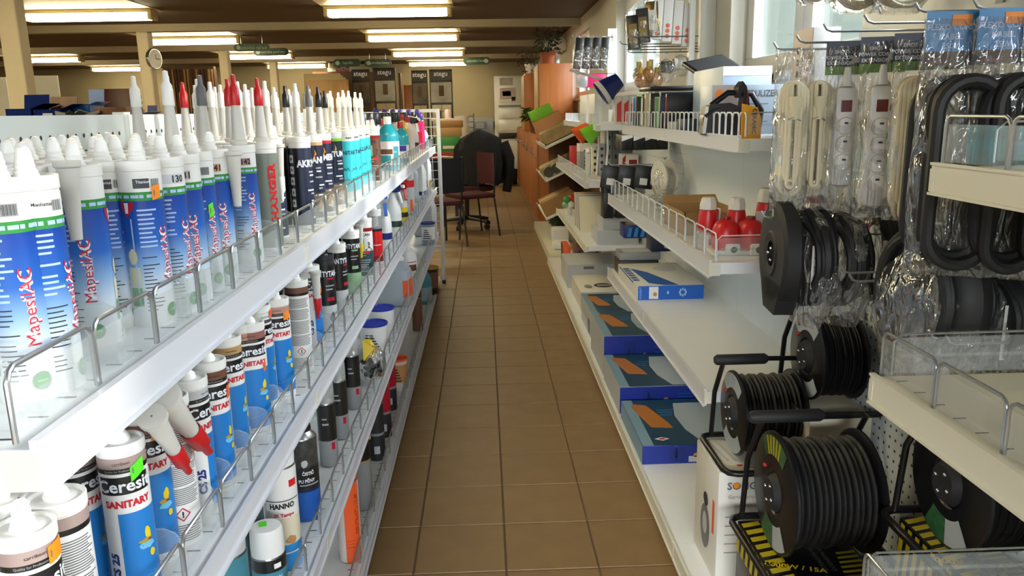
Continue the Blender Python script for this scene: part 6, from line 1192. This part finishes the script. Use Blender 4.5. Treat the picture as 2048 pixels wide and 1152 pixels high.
# clock on the post
q = P(308, 118, 9.33)
ck = MB().lathe([(.001, .0), (.1, 0), (.115, .01), (.12, .035), (.108, .045), (.001, .042)], 'chrome', 28)
fc = MB().lathe([(.001, .0465), (.1, .0465)], 'white', 28); hn = MB().box(-.004, .004, 0, .07, .048, .049, 'black').box(-.05, 0, -.004, .004, .048, .049, 'black')
thing('wall_clock', 'round chrome rimmed clock fixed to the second post', 'clock', [('case', ck.mesh('case')), ('dial', fc.mesh('dial')), ('hands', hn.mesh('hands', False)), ('bracket', MB().box(-.01, .01, -.01, .01, -.08, .004, 'steel').mesh('bracket', False))], Matrix.Translation((q[0]-.02, 9.33, q[2])) @ Matrix.Rotation(-.3, 4, 'Z') @ Matrix.Rotation(PI/2, 4, 'Y'))
# white cupboard with papers at the back wall, copier, desk things
a, b = P(988, 152, 17.1), P(1046, 343, 17.1); w_ = b[0]-a[0]; H = a[2]
cbp = [('cupboard', MB().bevbox(0, w_, 0, .45, 0, H, .01, 'white').mesh('cupboard'))]
rows = [(.27, .345, 'white', 0), (.345, .36, 'brown', .0), (.36, .505, 'cream', 0)]
dr = [(0, .345, 'white'), (.355, .43, 'stand_dark'), (.44, .56, 'white_gloss'), (.565, .67, 'white_gloss'), (.675, .71, 'grey'), (.72, .98, 'white_gloss')]
for z0, z1, m_ in dr: cbp.append(('door', MB().bevbox(w_*.14, w_-.02, -.015, 0, H*z0+.03, H*z1, .004, m_).mesh('door')))
pp = MB(); M_ = face_mx((0, -.018, 0), (1, 0, 0), (0, 0, 1))
for (u0, u1, v0, v1, m_) in ((.2, .68, .905, .98, 'room_photo2'), (.2, .78, .77, .88, 'pic_rose'), (.62, .76, .75, .79, 'dark'), (.3, .6, .80, .85, 'offwhite')): pp.rect(w_*u0, w_*u1, H*v0, H*v1, m_, M_)
cbp += [('posters', pp.mesh('posters', False)), ('handle', MB().bevbox(-.03, -.01, -.05, -.02, H*.47, H*.55, .006, 'black').mesh('handle')), ('base', MB().box(0, w_, -.01, .4, 0, .06, 'stand_dark').mesh('base', False))]
thing('filing_cupboard', 'tall white cupboard covered with papers at the back wall', 'cupboard', cbp, pose((a[0], 17.1, 0)))
a, b = P(934, 237, 14.2), P(986, 335, 14.2); w_ = b[0]-a[0]; H = a[2]
cp = [('cabinet', MB().bevbox(0, w_, 0, .5, .02, H*.72, .02, 'light_grey').mesh('cabinet')), ('scanner', MB().bevbox(-.02, w_+.02, -.04, .5, H*.74, H, .02, 'grey').mesh('scanner')), ('control_panel', MB().box(w_*.25, w_*.78, -.055, -.04, H*.85, H*.95, 'mid_grey').box(w_*.36, w_*.68, -.058, -.05, H*.86, H*.94, 'grey').mesh('control_panel', False)), ('tray', MB().box(w_*.1, w_*.9, -.05, 0, H*.7, H*.735, 'mid_grey').mesh('tray', False))]
thing('copier', 'grey office copier standing before the white cupboard', 'copier', cp, pose((a[0], 14.2, 0)))
# desk behind the end frame with papers and boxes
DZ = .70
dk = [('top', MB().bevbox(-1.5, -.30, 10.0, 11.3, DZ-.03, DZ, .004, 'desk_red' if mat('desk_red', '8a4a30', .4, noise=.1, nscale=3) else '').mesh('top'))]
for x, y in ((-1.46, 10.05), (-.36, 10.05), (-1.46, 11.25), (-.36, 11.25)): dk.append(('leg', MB().box(x-.02, x+.02, y-.02, y+.02, 0, DZ-.031, 'dark').mesh('leg', False)))
thing('desk', 'reddish brown desk behind the end of the left shelving', 'desk', dk)
for k in range(6):
    thing('paper_sheet', 'loose white papers heaped on the desk, %s from the bottom' % ORD[k], 'paper', [('sheet', MB().add([(-.15, -.1, 0), (0, -.11, .012), (.15, -.1, .004), (.15, .1, .002), (0, .1, .015), (-.15, .1, 0)], [(0, 1, 4, 5), (1, 2, 3, 4)], 'offwhite').mesh('sheet'))], pose((-.5+.03*math.sin(k*2), 10.2+.02*k, DZ+.004+.013*k), .3*math.sin(k*1.3)), 'papers on the desk')
for k, (x0, x1, y, z, h, m_, d) in enumerate(((-.68, -.30, 11.05, DZ+.001, .1, 'red_dark', 'flat red box lowest in the pile on the desk'), (-.66, -.32, 11.06, DZ+.102, .2, 'green', 'green box with pale label in the pile on the desk'), (-.66, -.30, 11.08, DZ+.303, .12, 'tan', 'tan box in the pile above the green box'), (-.64, -.28, 11.08, DZ+.424, .09, 'cardboard', 'light brown box in the pile on the desk'), (-.70, -.30, 11.1, DZ+.515, .03, 'pinkish_white', 'pale tray topping the box pile on the desk'))):
    carton('desk_box', d, x0, x1, y, y+.2, z, h, m_, (lambda b, M_, w, hh: b.rect(w*.3, w*.75, hh*.2, hh*.4, 'label_white', M_)) if k == 1 else None)
thing('jar', 'dark jar standing on the box pile', 'jar', [('jar', MB().lathe([(.001, 0), (.03, 0), (.03, .09), (.02, .11), (.001, .11)], 'dark', 14).mesh('jar'))], pose((-.6, 11.2, DZ+.546)))
thing('jar', 'white jar standing on the box pile', 'jar', [('jar', MB().lathe([(.001, 0), (.045, 0), (.045, .1), (.03, .12), (.001, .12)], 'pinkish_white', 14).mesh('jar'))], pose((-.48, 11.2, DZ+.546)))
a = P(925, 285, 12.6)
for k in range(5): thing('plastic_cup', 'white tub in the stack before the copier, %s from below' % ORD[k], 'tub', [('tub', MB().lathe([(.001, 0), (.1, 0), (.115, .12), (.12, .12), (.12, .128), (.001, .128)], 'white', 18).mesh('tub'))], pose((a[0], 12.6, .62+k*.13)), 'stacked white tubs')
thing('side_table', 'low cupboard under the stack of white tubs', 'table', [('cupboard', MB().bevbox(a[0]-.2, a[0]+.12, 12.45, 12.8, 0, .619, .005, 'wood_brown').mesh('cupboard'))])
ws = MB()
for k in range(5): ws.tube([(a[0]-.2, 12.95, .9+k*.09), (a[0]+.18, 12.95, .9+k*.09)], .006, 'dark', 6)
for x in (a[0]-.2, a[0]+.18): ws.tube([(x, 12.95, 0), (x, 12.95, 1.3)], .008, 'dark', 6)
thing('wire_rack', 'dark wire shelf behind the white tubs', 'rack', [('wires', ws.mesh('wires'))])
# chairs
def swivel(label, loc, rz, fab='fabric_maroon', backm='fabric_maroon'):
    st = MB().bevbox(-.24, .24, -.23, .23, .43, .50, .03, fab); bk = MB().bevbox(-.21, .21, .19, .25, .60, 1.05, .03, backm)
    col = MB().lathe([(.028, .1), (.028, .42), (.05, .43), (.001, .43)], 'black', 14); br = MB().tube([(0, .12, .42), (0, .25, .45), (0, .25, .75)], .02, 'black', 8); base = MB(); cs = []
    for k in range(5):
        a_ = 2*PI*k/5+.3; c, s_ = math.cos(a_), math.sin(a_); base.tube([(0, 0, .12), (c*.17, s_*.17, .105), (c*.29, s_*.29, .085)], .022, 'black', 8, rs=[.03, .024, .018])
        cs.append(('caster', MB().lathe([(.001, -.022), (.028, -.022), (.03, 0), (.028, .022), (.001, .022)], 'black', 14, Matrix.Translation((c*.29, s_*.29, .031)) @ Matrix.Rotation(a_+PI/2, 4, 'Z') @ Matrix.Rotation(PI/2, 4, 'Y')).tube([(c*.29, s_*.29, .04), (c*.29, s_*.29, .09)], .009, 'black', 6).mesh('caster')))
    return thing('office_chair', label, 'chair', [('seat', st.mesh('seat')), ('backrest', bk.mesh('backrest')), ('column', col.mesh('column')), ('bracket', br.mesh('bracket')), ('star_base', base.mesh('star_base'))]+cs, pose(loc, rz))
c0 = onz(935, 455, 0)
swivel('maroon swivel office chair under the black coat', (c0[0], c0[1], 0), 2.2+PI)
# coat over the chair back
rr = random.Random(5); ct = MB(); n = 22; rows_ = [(.0, .06, 1.13), (.10, .09, 1.10), (.22, .12, 1.03), (.27, .15, .9), (.29, .16, .75), (.28, .15, .62), (.30, .16, .52)]; v = []
for j, (wx, wy, z) in enumerate(rows_):
    for i in range(n): a_ = 2*PI*i/n; f_ = 1+.13*math.sin(i*2.7+j)*(j > 1); v.append((max(wx, .02)*math.cos(a_)*f_, wy*math.sin(a_)*f_, z+.02*math.sin(i*1.9)*(j > 2)))
ct.add(v, [(j*n+i, j*n+(i+1) % n, (j+1)*n+(i+1) % n, (j+1)*n+i) for j in range(len(rows_)-1) for i in range(n)], 'fabric_dark')
sl_ = MB().tube([(.26, .02, .98), (.33, .04, .8), (.33, .02, .6), (.30, 0, .42)], .06, 'fabric_dark', 10, rs=[.07, .065, .055, .05])
thing('coat', 'black coat draped over the back of the swivel chair', 'coat', [('coat', ct.mesh('coat')), ('sleeve', sl_.mesh('sleeve'))], pose((c0[0]+.17, c0[1]-.05, 0), -.15))
def visitor(label, loc, rz, fab, backm):
    st = MB().bevbox(-.22, .22, -.21, .21, .42, .47, .02, fab); bk = MB()
    bk.lathe([(.60, -.17), (.615, -.17), (.615, .17), (.60, .17), (.60, -.17)], backm, 10, Matrix.Translation((0, -.36, .72)), a0=PI/2-.36, a1=PI/2+.36)
    p = [('seat', st.mesh('seat')), ('backrest', bk.mesh('backrest'))]
    for sx in (-1, 1):
        p.append(('leg', MB().tube([(sx*.2, -.2, .41), (sx*.22, -.24, .0)], .011, 'black', 8).mesh('leg'))); p.append(('leg', MB().tube([(sx*.2, .2, .41), (sx*.22, .25, .0)], .011, 'black', 8).mesh('leg'))); p.append(('back_post', MB().tube([(sx*.19, .2, .41), (sx*.19, .23, .9)], .011, 'black', 8).mesh('back_post')))
    return thing('visitor_chair', label, 'chair', p, pose(loc, rz))
visitor('black backed visitor chair with red seat beside the end frame', (-.50, 8.1, 0), PI+.5, 'fabric_maroon', 'fabric_dark')
visitor('maroon visitor chair with curved back in front of the coat', (-.17, 8.75, 0), -1.1, 'fabric_maroon', 'fabric_maroon')
# leaning tiles on the floor by the cupboard
for k in range(3):
    a = onz(1006+k*9, 371-k, 0); thing('leaning_tile', ('grey tile leaning by the wooden cabinets', 'patterned tile leaning by the wooden cabinets', 'dark narrow tile leaning by the wooden cabinets')[k], 'tile', [('tile', MB().bevbox(-.1, .1, 0, .012, 0, .3, .003, ('light_grey', 'skin_pic', 'stand_dark')[k]).mesh('tile'))], pose((a[0], a[1], .004), .2, -.3, .12))
# ================================================================== WOODEN CABINETS AT THE FAR RIGHT
thing('wooden_cabinet', 'long low orange wood cabinet along the right of the aisle', 'cabinet', [('carcass', MB().bevbox(.64, 1.08, 9.5, 15.2, 0, 1.04, .006, 'wood_orange').mesh('carcass'))]+[('door', MB().bevbox(.625, .64, 9.52+k*.95, 9.52+k*.95+.93, .06, 1.02, .003, 'wood_orange').mesh('door'), None, [('handle', MB().tube([(.622, 9.6+k*.95, .78), (.60, 9.6+k*.95, .79), (.60, 9.6+k*.95, .85), (.622, 9.6+k*.95, .86)], .006, 'chrome', 6).mesh('handle')), ('handle', MB().tube([(.622, 10.35+k*.95, .78), (.60, 10.35+k*.95, .79), (.60, 10.35+k*.95, .85), (.622, 10.35+k*.95, .86)], .006, 'chrome', 6).mesh('handle'))]) for k in range(6)])
thing('wooden_cabinet', 'tall orange wood cabinet with a potted plant on top', 'cabinet', [('carcass', MB().bevbox(.66, 1.05, 9.55, 10.3, 1.041, 1.86, .006, 'wood_orange').mesh('carcass')), ('door', MB().bevbox(.645, .66, 9.57, 10.28, 1.06, 1.845, .003, 'wood_light').mesh('door'))])
thing('wooden_cabinet', 'farther tall orange wood cabinet behind the first', 'cabinet', [('carcass', MB().bevbox(.60, .95, 11.6, 12.5, 1.041, 1.84, .006, 'wood_orange').mesh('carcass')), ('door', MB().bevbox(.585, .60, 11.62, 12.48, 1.06, 1.82, .003, 'wood_light').mesh('door'))])
mat('leaf', '27401f', .5); mat('leaf_red', '4a2028', .5); mat('leaf_light', '4e8a34', .5); mat('terracotta', '9a5030', .7)
LEAF = {}
def leaf_mesh(m_, L=.07):
    if (m_, L) not in LEAF: LEAF[(m_, L)] = MB().add([(0, 0, 0), (L*.35, L*.22, L*.06), (L, 0, -L*.1), (L*.35, -L*.22, L*.06), (L*.4, 0, -.01)], [(0, 3, 4), (0, 4, 1), (4, 2, 1), (3, 2, 4)], m_).mesh('leaf')
    return LEAF[(m_, L)]
def plant(label, loc, h, spread, n, ms, pot=(.075, .11), potm='terracotta', hang=False, L=.07):
    rr = random.Random(int(loc[1]*100)); p = [('pot', MB().lathe([(.001, 0), (pot[0]*.75, 0), (pot[0], pot[1]*.8), (pot[0]*1.1, pot[1]*.82), (pot[0]*1.1, pot[1]), (pot[0]*.95, pot[1]), (pot[0]*.9, pot[1]-.015), (.001, pot[1]-.015)], potm, 20).mesh('pot'))]; sm = MB()
    for k in range(n):
        a_ = rr.uniform(0, 2*PI); t = rr.random(); rd_ = spread*math.sqrt(rr.random()); z = pot[1]+h*t if not hang else pot[1]+h*(t-.4)
        tip_ = Vector((rd_*math.cos(a_), rd_*math.sin(a_), z)); 
        if k % 4 == 0: sm.tube([(0, 0, pot[1]-.02), tuple(tip_*.6+Vector((0, 0, .03))), tuple(tip_)], .003, 'leaf', 5)
        p.append(('leaf', leaf_mesh(ms[k % len(ms)], L), Matrix.Translation(tip_) @ Matrix.Rotation(a_, 4, 'Z') @ Matrix.Rotation(rr.uniform(-.6, .7), 4, 'Y') @ Matrix.Rotation(rr.uniform(-.6, .6), 4, 'X')))
    p.insert(1, ('stems', sm.mesh('stems')))
    return thing('potted_plant', label, 'plant', p, pose(loc))
plant('bushy dark leaved plant in terracotta pot on the tall orange cabinet', (.775, 9.75, 1.861), .3, .14, 110, ['leaf', 'leaf_red', 'leaf'], (.09, .13))
plant('reddish trailing plant in white pot on the farther tall cabinet', (.70, 11.9, 1.842), .35, .16, 70, ['leaf_red', 'leaf', 'leaf_red'], (.08, .14), 'white', True)
plant('light green spider plant in brown pot on the low cabinet', (.71, 9.62, 1.042), .14, .12, 46, ['leaf_light', 'leaf_light', 'leaf'], (.07, .14), 'brown', True, .12) if False else plant('light green leafy plant in a brown pot on the low cabinet', (.675, 10.75, 1.042), .16, .12, 46, ['leaf_light', 'leaf'], (.07, .16), 'brown', False, .13)
# air conditioner on the right wall
q0, q1 = P(1042, 62, 12.0), P(1105, 90, 12.0)
thing('air_conditioner', 'white air conditioner fixed high on the right wall', 'air conditioner', [('case', MB().bevbox(.88, 1.118, 10.9, 11.9, 2.10, 2.24, .02, 'white').mesh('case')), ('vent', MB().box(.875, .885, 11.0, 11.8, 2.12, 2.14, 'dark').mesh('vent', False)), ('display', MB().box(.90, .98, 10.892, 10.9, 2.15, 2.175, 'black').mesh('display', False))])
# tilted display shelves in front of the low cabinet, sloping to the aisle
dr_ = setp(link('display_stand', None), 'wooden display stand with white shelves sloping towards the aisle', 'display stand')
link('side_panel', MB().box(.72, 1.08, 9.0, 9.03, .06, 1.15, 'wood_brown').mesh('side_panel', False), dr_); link('back_panel', MB().box(1.05, 1.08, 7.2, 9.0, .06, 1.3, 'wood_brown').mesh('back_panel', False), dr_); link('platform', MB().box(.56, 1.08, 6.9, 9.2, 0, .075, 'shelf_cream').mesh('platform', False), dr_)
TL = math.radians(-24)
def tilt_mx(x, y, z): return Matrix.Translation((x, y, z)) @ Matrix.Rotation(TL, 4, 'Y')
for zz in (.98, .66, .28):
    o = link('sloping_shelf', MB().box(0, .42, 0, 1.2, -.02, 0, 'shelf_white').box(-.006, 0, 0, 1.2, -.02, .03, 'shelf_white').mesh('sloping_shelf', False), dr_, tilt_mx(.60, 7.9, zz))
def on_slope(name, label, cat, parts, zz, x, y, dz=.001): return thing(name, label, cat, parts, tilt_mx(.60, 7.9, zz) @ Matrix.Translation((x, y, dz)))
mat('kraft', 'a08a60', .7, noise=.2, nscale=12, bump=.3)
on_slope('log_roll', 'tan wrapped roll on the top sloping shelf', 'roll', [('roll', MB().bevbox(0, .36, 0, .3, 0, .13, .03, 'kraft').mesh('roll'))], .98, .005, .12)
on_slope('orange_box', 'orange box behind the tan roll on the sloping shelf', 'box', [('carton', MB().bevbox(0, .3, 0, .3, 0, .24, .004, 'skin_pic').mesh('carton'))], .98, .02, .6)
on_slope('green_box', 'lime green box standing on the orange box', 'box', [('carton', MB().bevbox(0, .24, 0, .24, 0, .11, .004, 'lime').mesh('carton'))], .98, .02, .62, .242)
for k in range(4): on_slope('candle_jar', 'round tin lying on the middle sloping shelf, %s from the aisle' % ORD[k], 'jar', [('jar', MB().lathe([(.001, 0), (.05, 0), (.052, .1), (.05, .11), (.001, .11)], 'dark_olive' if 'dark_olive' in MATS or mat('dark_olive', '4a4630', .4) else '', 18, Matrix.Rotation(-PI/2, 4, 'X')).lathe([(.052, .0), (.054, .012), (.04, .012)], 'kraft', 18, Matrix.Rotation(-PI/2, 4, 'X')).mesh('jar'))], .66, .06+.09*k, .02+.04*k, .056)
on_slope('kraft_roll', 'long tan roll behind the tins on the middle sloping shelf', 'roll', [('roll', MB().bevbox(0, .4, .2, .5, 0, .1, .03, 'kraft').mesh('roll'))], .66, .0, .1)
on_slope('kraft_box', 'brown kraft carton on the lowest sloping shelf', 'box', [('carton', MB().bevbox(0, .34, 0, .4, 0, .15, .004, 'cardboard').mesh('carton')), ('tape', MB().box(0, .34, .18, .22, .1505, .151, 'cream').mesh('tape', False))], .28, .01, .05)
thing('wine_bag', 'dark green bag of bottles under the sloping shelves', 'bag', [('bag', crumple(.22, .3, .26, 401, 'dark_green').mesh('bag'))], pose((.80, 8.6, .076)))
for k in range(2): thing('white_pack', 'white wrapped pack on the platform, %s one' % ('nearer', 'farther')[k], 'pack', [('pack', MB().bevbox(0, .16, 0, .22, 0, (.06, .14)[k], .02, 'white').mesh('pack'))], pose((.62+.02*k, 7.25+.35*k, .0755)))
